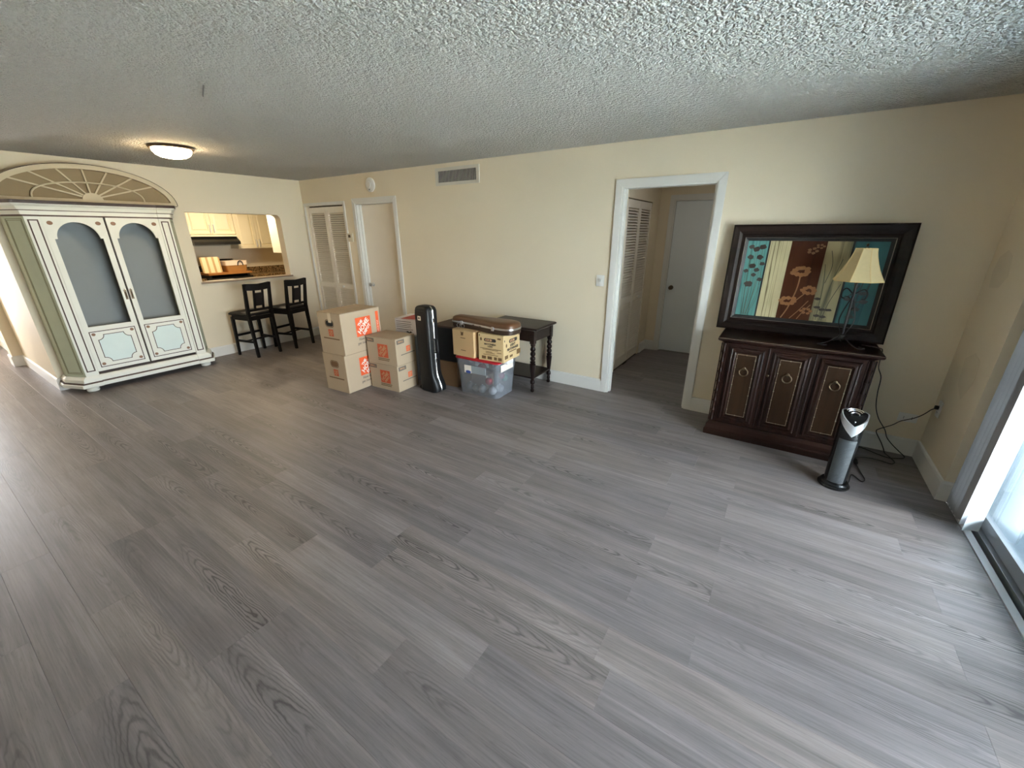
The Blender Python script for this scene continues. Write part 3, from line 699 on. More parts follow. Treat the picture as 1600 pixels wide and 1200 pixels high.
for y in (-0.80, -0.16): b = MB(); b.box(-10.14, -9.70, y-0.02, y+0.02, 0.9155, 0.965); b.build('foot', BLACKM, nb)
def board_mat():
    k = NT('striped_cutting_board'); tc = k.n('ShaderNodeTexCoord'); w = k.n('ShaderNodeTexWave', i_Scale=3.2, i_Distortion=0.3); w.bands_direction = 'Y'; k.l(tc.outputs['Object'], w.inputs[0])
    f = k.math('GREATER_THAN', w.outputs[1], 0.72); k.l(k.mix(f, srgb(238, 222, 178), srgb(196, 164, 110)), k.b.inputs['Base Color']); k.b.inputs['Roughness'].default_value = 0.5; return k.m
b = MB(); b.plate(rrect(-0.155, 0.155, 0, 0.27, 0.02), [], -0.012, 0.012, lambda a, z, d: (d-0.12*z, a, z)); cbd = b.build('cutting_board', board_mat(), loc=(-9.80, -0.705, 1.003))
tag(cbd, 'striped wooden cutting board standing on the covered range', 'cutting board')
bk = empty('storage_basket', (-9.84, -0.325, 1.002), label='tan wicker basket with white liner and black handle on the range', cat='basket')
def wicker():
    k = NT('tan_wicker'); tc = k.n('ShaderNodeTexCoord'); w = k.n('ShaderNodeTexWave', i_Scale=26.0, i_Distortion=2.0); w.bands_direction = 'Z'; k.l(tc.outputs['Object'], w.inputs[0])
    k.l(k.mix(w.outputs[1], srgb(150, 96, 40), srgb(200, 146, 76)), k.b.inputs['Base Color']); k.b.inputs['Roughness'].default_value = 0.7; k.bump(w.outputs[1], 0.6, 0.004); return k.m
def rloop(hx, hy, z, r=0.03): return [(p[0], p[1], z) for p in rrect(-hx, hx, -hy, hy, r, 4)]
b = MB(); b.loft([rloop(0.12, 0.165, 0), rloop(0.135, 0.185, 0.125), rloop(0.125, 0.175, 0.125), rloop(0.115, 0.16, 0.01)]); b.build('woven_body', wicker(), bk)
b = MB(); b.loft([rloop(0.138, 0.188, 0.115), rloop(0.14, 0.19, 0.19), rloop(0.13, 0.18, 0.19), rloop(0.128, 0.178, 0.115)]); b.build('liner', plain('white_liner_cloth', srgb(236, 214, 190), 0.8), bk)
b = MB(); b.tube([(0.145, 0.01, 0.11), (0.15, 0.02, 0.165), (0.15, 0.055, 0.19), (0.15, 0.09, 0.165), (0.145, 0.10, 0.11)], 0.008, smooth=4); b.build('handle', BLACKM, bk)
pn = empty('oval_roasting_pan', (-10.125, -0.46, 1.003), label='dark oval pan rim behind the basket on the range', cat='pan')
b = MB(); b.lathe([(0.10, 0), (0.15, 0.19), (0.16, 0.21), (0.145, 0.2), (0.095, 0.01)], seg=28, sx=0.6, sy=1.55); b.build('body', BLACKP, pn, smooth=True)
b = MB(); b.tube([(0, 0.24, 0.19), (0, 0.275, 0.2), (0.0, 0.24, 0.21)], 0.008); b.build('handle', BLACKP, pn)
# ================================================================== ARMOIRE AND FAN PANEL
ar = empty('armoire', (-7.772, -2.54, 0), label='tall pale painted armoire with two arched doors against the left wall', cat='armoire')
f0, hh = 0.37, 0.585
def arm_loop(h, f, z, rec=0.014, c=0.105):
    return [(0.0, -h-c, z), (0.15, -h-c, z), (f, -h, z), (f, -0.475, z), (f-rec, -0.475, z), (f-rec, 0.475, z), (f, 0.475, z), (f, h, z), (0.15, h+c, z), (0.0, h+c, z)]
b = MB(); b.loft([arm_loop(0.64, f0+0.035, 0.058), arm_loop(0.645, f0+0.04, 0.066), arm_loop(0.645, f0+0.04, 0.098), arm_loop(0.636, f0+0.032, 0.104)]); b.build('base_moulding', ARM, ar)
b = MB(); b.loft([arm_loop(0.638, f0+0.036, 0.100), arm_loop(0.634, f0+0.032, 0.117)]); b.build('dark_line', ARML, ar)
b = MB(); b.loft([arm_loop(0.622, f0+0.024, 0.112), arm_loop(0.620, f0+0.022, 0.15), arm_loop(0.605, f0+0.012, 0.17), arm_loop(0.595, f0+0.006, 0.18)]); b.build('base_moulding', ARM, ar)
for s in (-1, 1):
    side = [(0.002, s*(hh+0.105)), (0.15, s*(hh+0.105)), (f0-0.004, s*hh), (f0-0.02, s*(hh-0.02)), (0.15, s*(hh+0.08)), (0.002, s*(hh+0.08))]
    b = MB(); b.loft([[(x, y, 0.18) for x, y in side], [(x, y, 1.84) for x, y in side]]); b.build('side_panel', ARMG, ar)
    p = [(f0-0.05, s*(hh-0.004)), (f0, s*hh), (f0, s*0.476), (f0-0.05, s*0.476)]
    b = MB(); b.loft([[(x, y, 0.18) for x, y in p], [(x, y, 1.84) for x, y in p]]); pil = b.build('pilaster', ARM, ar)
    b = MB(); b.ribbon(rect(min(s*0.562, s*0.499), max(s*0.562, s*0.499), 0.235, 1.80), 0.011, 0, 0.0015, FYp(f0)); b.build('inlay_line', ARML, pil)
    # line frame on the canted side
    o0 = Vector((0.15, s*(hh+0.105), 0)); o1 = Vector((f0-0.004, s*hh, 0)); t = (o1-o0); L = t.length; t.normalize(); nrm = Vector((-t.y, t.x, 0)) if s > 0 else Vector((t.y, -t.x, 0))
    fnc = lambda a, z, d, o0=o0, t=t, nrm=nrm: o0+t*a+nrm*d+Vector((0, 0, z))
    sp = [c for c in ar.children if c.name.startswith('side_panel')][-1]
    b = MB(); b.ribbon(rect(0.025, L-0.03, 0.215, 1.81), 0.005, 0, 0.002, fnc); b.ribbon(rect(0.036, L-0.042, 0.228, 1.797), 0.004, 0, 0.0015, fnc); b.build('inlay_line', plain('sage_panel_line', srgb(120, 112, 84), 0.6), sp)
b = MB(); b.box(0.115, 0.13, -0.485, 0.485, 0.18, 1.84); b.build('back_panel', ARMF, ar)
b = MB(); b.box(0.002, f0-0.03, -0.50, 0.50, 0.18, 0.20); b.build('bottom_board', ARMD, ar)
b = MB(); b.box(0.002, f0-0.03, -0.50, 0.50, 1.83, 1.85); b.build('top_board', ARMD, ar)
b = MB(); b.box(0.13, f0-0.026, -0.012, 0.012, 0.20, 1.83); b.build('centre_post', ARMD, ar)
b = MB(); b.loft([arm_loop(0.588, f0+0.006, 1.834), arm_loop(0.588, f0+0.006, 1.849)]); b.build('dark_line', ARML, ar)
b = MB(); b.loft([arm_loop(0.60, f0+0.012, 1.849), arm_loop(0.60, f0+0.012, 1.888)]); b.build('cornice_step', ARM, ar)
b = MB(); b.loft([arm_loop(0.604, f0+0.016, 1.886), arm_loop(0.604, f0+0.016, 1.896)]); b.build('dark_line', ARML, ar)
b = MB(); b.loft([arm_loop(0.608, f0+0.018, 1.893), arm_loop(0.616, f0+0.024, 1.91), arm_loop(0.62, f0+0.03, 1.925), arm_loop(0.636, f0+0.05, 1.94), arm_loop(0.642, f0+0.055, 1.95)]); b.build('cornice', ARM, ar)
b = MB(); b.loft([arm_loop(0.644, f0+0.057, 1.95), arm_loop(0.65, f0+0.064, 1.979)]); b.build('top_edge', ARMD, ar)
for x, y in ((f0-0.045, -0.56), (f0-0.045, 0.56), (0.08, -0.60), (0.08, 0.60)):
    b = MB(); b.lathe([(0.03, 0), (0.05, 0.006), (0.056, 0.022), (0.05, 0.04), (0.036, 0.05), (0.045, 0.058)], (x, y, 0), 24); b.build('bun_foot', ARM, ar, smooth=True)
def arm_door(y0, y1, hy):
    fd = FYp(f0-0.026); ym = (y0+y1)/2; a0, a1 = y0+0.048, y1-0.048; Ra = 0.163; zs = 1.622
    hole = [(a0, 0.71), (a1, 0.71), (a1, zs), (ym+Ra, zs)]+[(ym+Ra*math.cos(t*PI/20), zs+Ra*math.sin(t*PI/20)) for t in range(1, 20)]+[(ym-Ra, zs), (a0, zs)]
    b = MB(); b.plate(rect(y0, y1, 0.215, 1.834), [hole], 0, 0.022, fd); d = b.build('door', ARM, ar)
    ff = FYp(f0-0.004)
    for yy in (ym-0.18, ym+0.18):
        b = MB(); b.plate([(yy+0.022*math.cos(t*PI/8), 1.775+0.019*math.sin(t*PI/8)) for t in range(16)], [], 0, 0.004, ff); b.build('rosette', ARMR, d)
    b = MB(); b.ribbon(rect(y0+0.038, y1-0.038, 0.258, 0.655), 0.008, 0, 0.0015, ff); b.build('inlay_line', ARML, d)
    i0, i1, j0, j1, rc = y0+0.092, y1-0.092, 0.303, 0.613, 0.055
    pts = []
    for cx, cy, s0 in ((i0, j0, PI/2), (i1, j0, PI), (i1, j1, 1.5*PI), (i0, j1, 0)):
        for t in range(7):
            an = s0-PI/2*t/6 if False else s0+0.0
        for t in range(7):
            an = {(i0, j0): PI/2-PI/2*t/6, (i1, j0): PI-PI/2*t/6, (i1, j1): 1.5*PI-PI/2*t/6, (i0, j1): 2*PI-PI/2*t/6}[(cx, cy)]
            pts.append((cx+rc*math.cos(an), cy+rc*math.sin(an)))
    b = MB(); b.plate(pts, [], 0, 0.0012, ff); b.build('painted_panel', ARMP, d)
    b = MB(); b.ribbon(pts, 0.0065, 0, 0.0022, ff); b.build('inlay_line', ARML, d)
    for yy in (y0+0.067, y1-0.067):
        for zz in (0.29, 0.626):
            b = MB(); b.plate([(yy+0.017*math.cos(t*PI/8), zz+0.016*math.sin(t*PI/8)) for t in range(16)], [], 0, 0.003, ff); b.build('rosette', ARMR, d)
    b = MB(); b.plate([(hy-0.011, 0.965), (hy+0.011, 0.965), (hy+0.011, 1.07), (hy+0.004, 1.075), (hy, 1.09), (hy-0.004, 1.075), (hy-0.011, 1.07)], [], 0, 0.004, ff)
    b.tube([ff(hy, 1.05, 0.004), ff(hy, 1.05, 0.02), ff(hy, 0.985, 0.02), ff(hy, 0.985, 0.004)], 0.004, 8); b.build('pull_handle', BRASS, d)
arm_door(-0.474, -0.009, -0.026); arm_door(0.009, 0.474, 0.026)

fan = empty('arched_fan_panel', (-7.64, -2.53, 1.98), label='half-round ivory sunburst fan panel standing on top of the armoire', cat='wall decor')
FA, FB = 0.76, 0.372; zb = 0.008
ell = lambda a, b_, n=40, t0=0.0, t1=PI: [(a*math.cos(t0+(t1-t0)*i/n), zb+b_*math.sin(t0+(t1-t0)*i/n)) for i in range(n+1)]
ff = FYp(0.0)
b = MB(); b.plate(ell(FA, FB)+[], [], 0.0, 0.012, ff); b.build('backing', FANB, fan)  # dark sheet standing in for the shaded wall between the spokes
b = MB(); b.plate(ell(FA+0.006, FB+0.006)+ell(FA, FB)[::-1], [], 0.0, 0.052, ff); b.build('dark_rim_edge', ARMD, fan)
b = MB(); b.plate(ell(FA, FB)+ell(FA-0.055, FB-0.045)[::-1], [], 0.012, 0.05, ff); b.build('arched_rim', FANP, fan)
b = MB(); b.box(0.012, 0.052, -FA+0.004, FA-0.004, 0.004, 0.04, bev=0.004); b.build('base_bar', FANP, fan)
b = MB(); b.box(0.0, 0.056, -FA, FA, 0.0, 0.0045); b.build('dark_base_edge', ARMD, fan)
for ey, ez in ((-0.60, 0.215), (-0.41, 0.275), (-0.20, 0.31), (-0.01, 0.325), (0.18, 0.312), (0.39, 0.28), (0.59, 0.215)):
    b = MB(); b.bar((0.03, 0, 0.045), (0.03, ey*1.03, ez*1.03), 0.014, 0.014, up=(1, 0, 0)); b.build('spoke', FANP, fan)
b = MB(); b.tube([(0.036, 0.45*math.cos(t*PI/24), 0.036+0.17*math.sin(t*PI/24)**0.75) for t in range(25)], 0.008, 8); b.build('inner_arch', FANP, fan, smooth=True)
b = MB(); b.plate([(0.085*math.cos(t*PI/16), 0.036+0.07*math.sin(t*PI/16)) for t in range(17)], [], 0.012, 0.054, ff); b.build('hub', FANP, fan)

# ================================================================== BAR STOOLS
SEATL = plain('black_leatherette', (0.012, 0.010, 0.009, 1), 0.5, var=0.15, spec=0.25)
def stool(label, loc, rz):
    o = empty('bar_stool', loc, rz, label, 'bar stool', 'counter stools at the pass-through')
    wf, wr, df, dr = 0.195, 0.17, 0.185, -0.185       # front half width, rear half width, front y, rear y
    for s in (-1, 1):
        b = MB(); b.taper((s*wf, df, 0), 0.030, (s*(wf-0.012), df-0.015, 0.565), 0.040, bev=0.002); b.build('leg', BLACKW, o)
        b = MB(); b.loft([[(s*wr-0.016, dr-0.02-0.016, 0), (s*wr+0.016, dr-0.02-0.016, 0), (s*wr+0.016, dr-0.02+0.016, 0), (s*wr-0.016, dr-0.02+0.016, 0)],
                [(s*wr-0.019, dr-0.02, 0.53), (s*wr+0.019, dr-0.02, 0.53), (s*wr+0.019, dr+0.022, 0.53), (s*wr-0.019, dr+0.022, 0.53)],
                [(s*wr-0.019, dr-0.02, 0.64), (s*wr+0.019, dr-0.02, 0.64), (s*wr+0.019, dr+0.02, 0.64), (s*wr-0.019, dr+0.02, 0.64)],
                [(s*wr*1.04-0.018, dr-0.075, 1.03), (s*wr*1.04+0.018, dr-0.075, 1.03), (s*wr*1.04+0.018, dr-0.05, 1.03), (s*wr*1.04-0.018, dr-0.05, 1.03)]]); b.build('back_leg', BLACKW, o)
        b = MB(); b.bar((s*(wf-0.004), df-0.012, 0.22), (s*wr, dr-0.01, 0.22), 0.018, 0.03); b.build('rung', BLACKW, o)
        b = MB(); b.bar((s*(wf-0.012), df-0.02, 0.555), (s*wr, dr, 0.555), 0.02, 0.06); b.build('apron', BLACKW, o)
    b = MB(); b.bar((-wf, 0.0, 0.22), (wf, 0.0, 0.22), 0.018, 0.026, up=(0, 1, 0)); b.build('stretcher', BLACKW, o)
    b = MB(); b.bar((-wf, df-0.015, 0.29), (wf, df-0.015, 0.29), 0.018, 0.032); b.build('foot_rail', BLACKW, o)
    for y in (df-0.02, dr): b = MB(); b.bar((-wf+0.02, y, 0.555), (wf-0.02, y, 0.555), 0.02, 0.06); b.build('apron', BLACKW, o)
    sl = lambda e, z: [(-wf-0.012+e, df+0.02-e, z), (wf+0.012-e, df+0.02-e, z), (wr+0.012-e, dr+0.022+e, z), (-wr-0.012+e, dr+0.022+e, z)]
    b = MB(); b.loft([sl(0.012, 0.585), sl(0, 0.595), sl(0, 0.61), sl(0.02, 0.628), sl(0.06, 0.636)]); b.build('seat', SEATL, o, smooth=True)
    # curved top rail
    def yb(z): return dr-0.0+(-0.0625)*(z-0.64)/0.39
    loops = []
    for i in range(9):
        x = -wr*1.04+2*wr*1.04*i/8; c = (1-(2*i/8-1)**2); y = yb(0.99)-0.018*c; zt = 1.022+0.012*abs(2*i/8-1); zl = 0.945-0.012*c+0.0
        loops.append([(x, y-0.011, zl), (x, y+0.011, zl), (x, y+0.009, zt), (x, y-0.013, zt)])
    b = MB(); b.loft(loops); b.build('top_rail', BLACKW, o)
    b = MB(); b.bar((-wr, yb(0.665), 0.665), (wr, yb(0.665), 0.665), 0.02, 0.035); b.build('lower_rail', BLACKW, o)
    for s in (-1, 1): b = MB(); b.bar((s*0.062, yb(0.66), 0.66), (s*0.062, yb(0.95)-0.016, 0.955), 0.026, 0.016, up=(0, 1, 0)); b.build('back_slat', BLACKW, o)
    b = MB(); b.bar((0, yb(0.72)-0.004, 0.72), (0, yb(0.90)-0.012, 0.90), 0.104, 0.018, bev=0.004, up=(0, 1, 0)); b.build('back_pad', SEATL, o)
    return o
stool('black wooden counter stool nearer the armoire, padded dark seat', (-7.452, -1.262, 0), math.radians(98))
stool('black wooden counter stool nearer the louvred closet, padded dark seat', (-7.482, -0.715, 0), math.radians(104))
# ================================================================== BOXES AND CASES IN THE MIDDLE
def carton(name, label, loc, rz, w, d, h, mat, group=None, seam='y'):
    o = empty(name, loc, math.radians(rz), label, 'box', group)
    b = MB(); b.box(-w/2, w/2, -d/2, d/2, 0, h-0.005, bev=0.003); b.build('body', mat, o)
    b = MB(); b.box(-w/2+0.004, w/2-0.004, -d/2+0.004, d/2-0.004, h-0.005, h-0.003); b.build('inner_flap', SEAM, o)
    for s in (-1, 1):
        b = MB()
        if seam == 'y': b.box(min(s*0.002, s*w/2), max(s*0.002, s*w/2), -d/2+0.001, d/2-0.001, h-0.003, h, bev=0.001)
        else: b.box(-w/2+0.001, w/2-0.001, min(s*0.002, s*d/2), max(s*0.002, s*d/2), h-0.003, h, bev=0.001)
        b.build('flap', mat, o)
    front = Face(o, (-w/2, -d/2, 0), (1, 0, 0), (0, 0, 1), (0, -1, 0)); right = Face(o, (w/2, -d/2, 0), (0, 1, 0), (0, 0, 1), (1, 0, 0))
    return o, front, right
def square_logo(fc, a, b, s, ink=ORANGE, paper=INKW):
    """orange square with three lines of slanted stencil capitals climbing to the right"""
    sq = fc.rect('logo_square', a-s/2, a+s/2, b-s/2, b+s/2, ink, 0.0008)
    q = PI/4; c = math.cos(q)
    for txt, off, size, xs in (('THE', 0.30, 0.20, 1.0), ('HOME', 0.02, 0.36, 0.92), ('DEPOT', -0.27, 0.22, 0.95)):
        fc.text('logo_lettering', txt, a-c*off*s*0.95, b+c*off*s*0.95, size*s, paper, q, 0.0016, 0.012*s, xs, parent=sq)
def big_box(label, loc, rz, h, open_handle):
    w, d = 0.365, 0.535
    o, fr, ri = carton('moving_box', label, loc, rz, w, d, h, KRAFT, 'large moving boxes')
    square_logo(ri, 0.29, h*0.60, 0.208)
    ri.text('slogan', 'How doers', 0.295, h*0.60-0.134, 0.038, INKG, bold=0.0008); ri.text('slogan', 'get more done.', 0.305, h*0.60-0.178, 0.038, INKG, bold=0.0008)
    st = ri.rect('side_stripe', d-0.062, d-0.022, 0.10, h-0.045, ORANGE); ri.text('stripe_lettering', 'LARGE BOX', d-0.042, h*0.52, 0.026, INKW, PI/2, parent=st)
    hole = fr.poly('hand_hole', rrect(w*0.35, w*0.66, h-0.145, h-0.085, 0.026), BLACKM if open_handle else KRAFT4)
    b = MB(); b.ribbon(rrect(w*0.33, w*0.68, h-0.152, h-0.078, 0.03), 0.006, 0, 0.001, fr.fn); b.build('hole_print', INKB, hole)
    square_logo(fr, w*0.52, h-0.215, 0.075, ORANGEK, INKK)
    for i, (zz, l0, l1) in enumerate(((h-0.285, 0.06, 0.31),)): fr.rect('caption_line', l0, l1, zz, zz+0.012, INKB)
    if open_handle: fr.rect('tape', w*0.47, w*0.60, h-0.105, h-0.002, TAPE, 0.0014)
    b = MB(); b.box(-0.024, 0.024, -d/2+0.002, d/2-0.002, h, h+0.0006) if open_handle else b.box(-0.02, 0.02, -d/2+0.01, d/2-0.01, h, h+0.0006); b.build('tape', TAPE if not open_handle else KRAFT, o)
    return o
big_box('large kraft moving box on the floor, bottom of the tall stack by the closet', (-5.115, -1.325, 0), 3.0, 0.433, False)
big_box('large kraft moving box with hand hole, on top of the tall stack', (-5.108, -1.317, 0.4345), 4.0, 0.45, True)
def small_box(label, loc, rz):
    w, d, h = 0.43, 0.31, 0.302
    o, fr, ri = carton('moving_box', label, loc, rz, w, d, h, KRAFT, 'small moving boxes', 'x')
    square_logo(fr, 0.235, 0.155, 0.148, ORANGEK, INKK)
    for zz, a0, a1 in ((0.062, 0.155, 0.325), (0.044, 0.155, 0.315)): fr.rect('caption_line', a0, a1, zz, zz+0.009, INKB)
    for fc, a0, a1, ln in ((fr, 0.008, 0.115, None), (ri, 0.02, 0.135, None)):
        tg = fc.rect('size_tag', a0, a1, h-0.062, h-0.018, INKG); fc.text('size_lettering', 'SMALL', (a0+a1)/2, h-0.04, 0.03, INKK, parent=tg, xs=0.95, bold=0.0006)
    square_logo(ri, 0.19, 0.165, 0.062, ORANGE, INKK)
    ri.rect('caption_line', 0.07, 0.29, 0.108, 0.117, INKG)
    return o
small_box('small kraft moving box on the floor, lower of the pair beside the black case', (-4.705, -1.115, 0), 3.5, )
small_box('small kraft moving box, upper of the pair beside the black case', (-4.70, -1.118, 0.303), 5.0)
# grey tote and the white-red carton behind the small boxes
gt = empty('storage_tote', (-4.68, -0.70, 0), math.radians(6), 'grey plastic tote behind the small moving boxes', 'tote')
GTM = plain('grey_tote_plastic', srgb(120, 126, 126), 0.4)
b = MB(); b.loft([rloop(0.20, 0.14, 0, 0.03), rloop(0.225, 0.16, 0.53, 0.03), rloop(0.215, 0.15, 0.53, 0.03), rloop(0.19, 0.13, 0.012, 0.03)]); b.build('tub', GTM, gt, smooth=True)
b = MB(); b.loft([rloop(0.238, 0.172, 0.525, 0.03), rloop(0.238, 0.172, 0.55, 0.03), rloop(0.225, 0.16, 0.562, 0.03)]); b.build('lid', GTM, gt, smooth=True)
rc, fr, ri = carton('printed_carton', 'white carton with red top and red side print behind the small boxes', (-4.70, -0.72, 0.563), 8, 0.37, 0.30, 0.175, plain('white_card', srgb(224, 220, 218), 0.6), None, 'x')
RED = plain('red_print', srgb(176, 52, 38), 0.5, var=0.1, scale=20); DRED = plain('dark_red_print', srgb(110, 14, 24), 0.4)
tp = Face(rc, (-0.185, -0.15, 0.175), (1, 0, 0), (0, 1, 0), (0, 0, 1)); tp.poly('top_print', [(0.09, 0.0), (0.37, 0.02), (0.37, 0.27), (0.09, 0.29)], RED)
ri.rect('side_print', 0.05, 0.30, 0.045, 0.115, DRED)
for zz in (0.14, 0.115, 0.095, 0.075, 0.05): fr.rect('caption_line', 0.02, 0.18+0.1*random.random(), zz, zz+0.006, INKG)
fr.poly('bow_mark', [(0.15, 0.028), (0.185, 0.036), (0.2, 0.02), (0.215, 0.036), (0.25, 0.028), (0.215, 0.014), (0.2, 0.0), (0.185, 0.014)], INKD)
# black trombone case
tc_ = empty('trombone_case', (-4.25, -0.98, 0), math.radians(-3), 'upright black trombone case with flared bell end and chrome seam', 'instrument case')
def tl(x0, x1, y0, y1, z, r): return [(p[0], p[1], z) for p in rrect(x0, x1, y0, y1, min(r, (x1-x0)/2.1, (y1-y0)/2.1), 5)]
lv = [(-.10, .125, -.075, .085, 0.0, .04), (-.112, .150, -.085, .10, .012, .05), (-.114, .156, -.085, .105, .05, .06), (-.113, .138, -.082, .096, .11, .05), (-.112, .108, -.078, .085, .17, .035), (-.112, .094, -.077, .078, .24, .028),
      (-.112, .09, -.076, .076, .5, .026), (-.112, .09, -.076, .076, .90, .026), (-.106, .084, -.072, .072, .928, .03), (-.09, .068, -.064, .064, .944, .03), (-.07, .05, -.05, .05, .95, .03)]
b = MB(); b.loft([tl(*v) for v in lv]); b.build('shell', plain('black_case_shell', (0.006, 0.0062, 0.0065, 1), 0.42, var=0.1, spec=0.35), tc_, smooth=True)
seam = [(.06, 0, .944), (.087, 0, .915), (.093, 0, .86), (.0925, 0, .6), (.0925, 0, .30), (.096, 0, .22), (.108, 0, .165), (.136, 0, .105), (.153, 0, .05), (.147, 0, .012)]
b = MB(); b.tube(seam, 0.010, 8, smooth=4); b.build('metal_seam', CHROME, tc_, smooth=True)
for z in (0.80, 0.36): b = MB(); b.box(.086, .104, -.018, .018, z-.025, z+.025, bev=.004); b.build('latch', CHROME, tc_)
b = MB(); b.tube([(.09, 0, .60), (.125, 0, .595), (.135, 0, .57), (.135, 0, .48), (.125, 0, .455), (.09, 0, .45)], .011, 8, smooth=3); b.build('handle', BLACKM, tc_, smooth=True)
fcx = Face(tc_, (-.112, -.0765, 0), (1, 0, 0), (0, 0, 1), (0, -1, 0))
tgx = fcx.rect('paper_tag', .055, .10, .80, .845, plain('cream_tag', srgb(232, 222, 200), 0.6), 0.002); fcx.rect('tag_print', .066, .089, .812, .834, INKG, 0.003, parent=tgx)
b = MB(); b.plate(rrect(.018, .185, .16, .90, .03), [rrect(.022, .181, .164, .896, .028)], 0, .003, fcx.fn); b.build('embossed_line', BLACKM, tc_)
for y in (-.05, .05): b = MB(); b.lathe([(.02, -.012), (.022, 0), (.02, .012)], (-.112, y, .022), 16, 'Y'); b.build('wheel', BLACKM, tc_)
# dark crate on a brown box behind the case
carton('cardboard_box', 'brown cardboard box on the floor behind the black case', (-4.20, -0.615, 0), 4, 0.31, 0.36, 0.30, KRAFT4)
cr = empty('black_storage_cube', (-4.20, -0.615, 0.301), math.radians(4), 'black storage box with brown lid between the instrument cases', 'box')
b = MB(); b.box(-.162, .162, -.185, .185, 0, .385, bev=.008); b.build('body', BLACKM, cr)
b = MB(); b.box(-.166, .166, -.19, .19, .385, .405, bev=.004); lid = b.build('lid', plain('dark_brown_lid', srgb(74, 52, 38), 0.7), cr)
b = MB(); b.box(-.05, .05, -.012, .012, .405, .4055); b.build('lid_slot', INKD, lid)
# clear tote with red lid and holiday bits
CLR = glassy('clear_tote_plastic', (0.92, 0.94, 0.96, 1), 0.10, 0.11, (0.80, 0.85, 0.92, 1), 0.12)
bn = empty('clear_tote', (-3.70, -0.675, 0), math.radians(1.5), 'clear plastic tote with red lid under the two small boxes', 'tote')
b = MB(); b.loft([rloop(.235, .165, 0.008, .04), rloop(.245, .172, 0.0, .045), rloop(.262, .184, .25, .045), rloop(.278, .193, .36, .045), rloop(.280, .195, .40, .045), rloop(.276, .191, .40, .045), rloop(.258, .180, .25, .043), rloop(.241, .168, .008, .043)]); b.build('tub', CLR, bn, smooth=True)
REDL = plain('red_plastic', srgb(172, 24, 38), 0.35)
b = MB(); b.loft([rloop(.287, .2, .398, .045), rloop(.288, .201, .412, .045), rloop(.275, .19, .418, .045)]); b.build('lid', REDL, bn, smooth=True)
for s in (-1, 1): b = MB(); b.box(s*.295-.02, s*.295+.02, -.06, .06, .37, .414, bev=.008); b.build('latch', plain('white_latch', srgb(232, 234, 236), 0.35), bn)
fb_ = Face(bn, (-.275, -.190, 0), (1, 0, 0), (0, 0, 1), (0, -1, 0))
lb = fb_.rect('paper_label', .12, .40, .255, .335, plain('grey_label', srgb(150, 158, 162), 0.5), .006); fb_.rect('label_print', .122, .215, .25, .335, INKW, .007, parent=lb); fb_.poly('blue_badge', [(.175+.035*math.cos(t*PI/8), .262+.018*math.sin(t*PI/8)) for t in range(16)], plain('blue_ink', srgb(54, 78, 150), 0.5), .008, parent=lb)
fr_ = Face(bn, (.281, -.2, 0), (0, 1, 0), (0, 0, 1), (1, 0, 0)); fr_.rect('side_label', .06, .30, .30, .375, INKW, .003)
ORN = [((-.15, -.105, .05), .048, srgb(196, 200, 206), 'pale silver bauble at the front left inside the clear tote'), ((.02, -.112, .05), .045, srgb(186, 190, 196), 'grey silver bauble at the front middle inside the clear tote'),
       ((.10, -.10, .15), .042, srgb(190, 40, 60), 'red bauble resting on others inside the clear tote'), ((.175, .0, .052), .047, srgb(206, 208, 212), 'white bauble at the right side inside the clear tote'),
       ((.18, .09, .15), .04, srgb(40, 150, 118), 'green bauble by the right wall inside the clear tote'), ((.15, -.105, .05), .045, srgb(214, 216, 220), 'white bauble in the front right corner of the clear tote'),
       ((-.10, .055, .232), .048, srgb(150, 60, 70), 'dull red bauble on the carton inside the clear tote'), ((.20, .0, .20), .035, srgb(190, 80, 120), 'pink bauble high at the right inside the clear tote'), ((-.065, -.12, .045), .04, srgb(120, 128, 120), 'grey green bauble at the front inside the clear tote')]
for i, (c, r_, col, lab) in enumerate(ORN):
    w_ = Matrix.Rotation(math.radians(1.5), 3, 'Z') @ Vector(c)
    oo = empty('ornament_ball', (-3.70+w_.x, -0.675+w_.y, .010+c[2]), 0, lab, 'ornament', 'baubles inside the clear tote')
    b = MB(); b.sphere((0, 0, 0), r_, 18, 12); b.build('ball', plain('bauble_%d' % i, col, 0.22, 0.3), oo, smooth=True)
    b = MB(); b.lathe([(.008, r_-.003), (.008, r_+.008), (0, r_+.008)], seg=10); b.build('cap', ALU, oo)
bx, fr, ri = carton('folded_carton', 'folded taupe carton lying inside the clear tote', (-3.80, -0.615, .011), 1.5, .20, .15, .17, plain('taupe_card', srgb(150, 132, 120), 0.7))
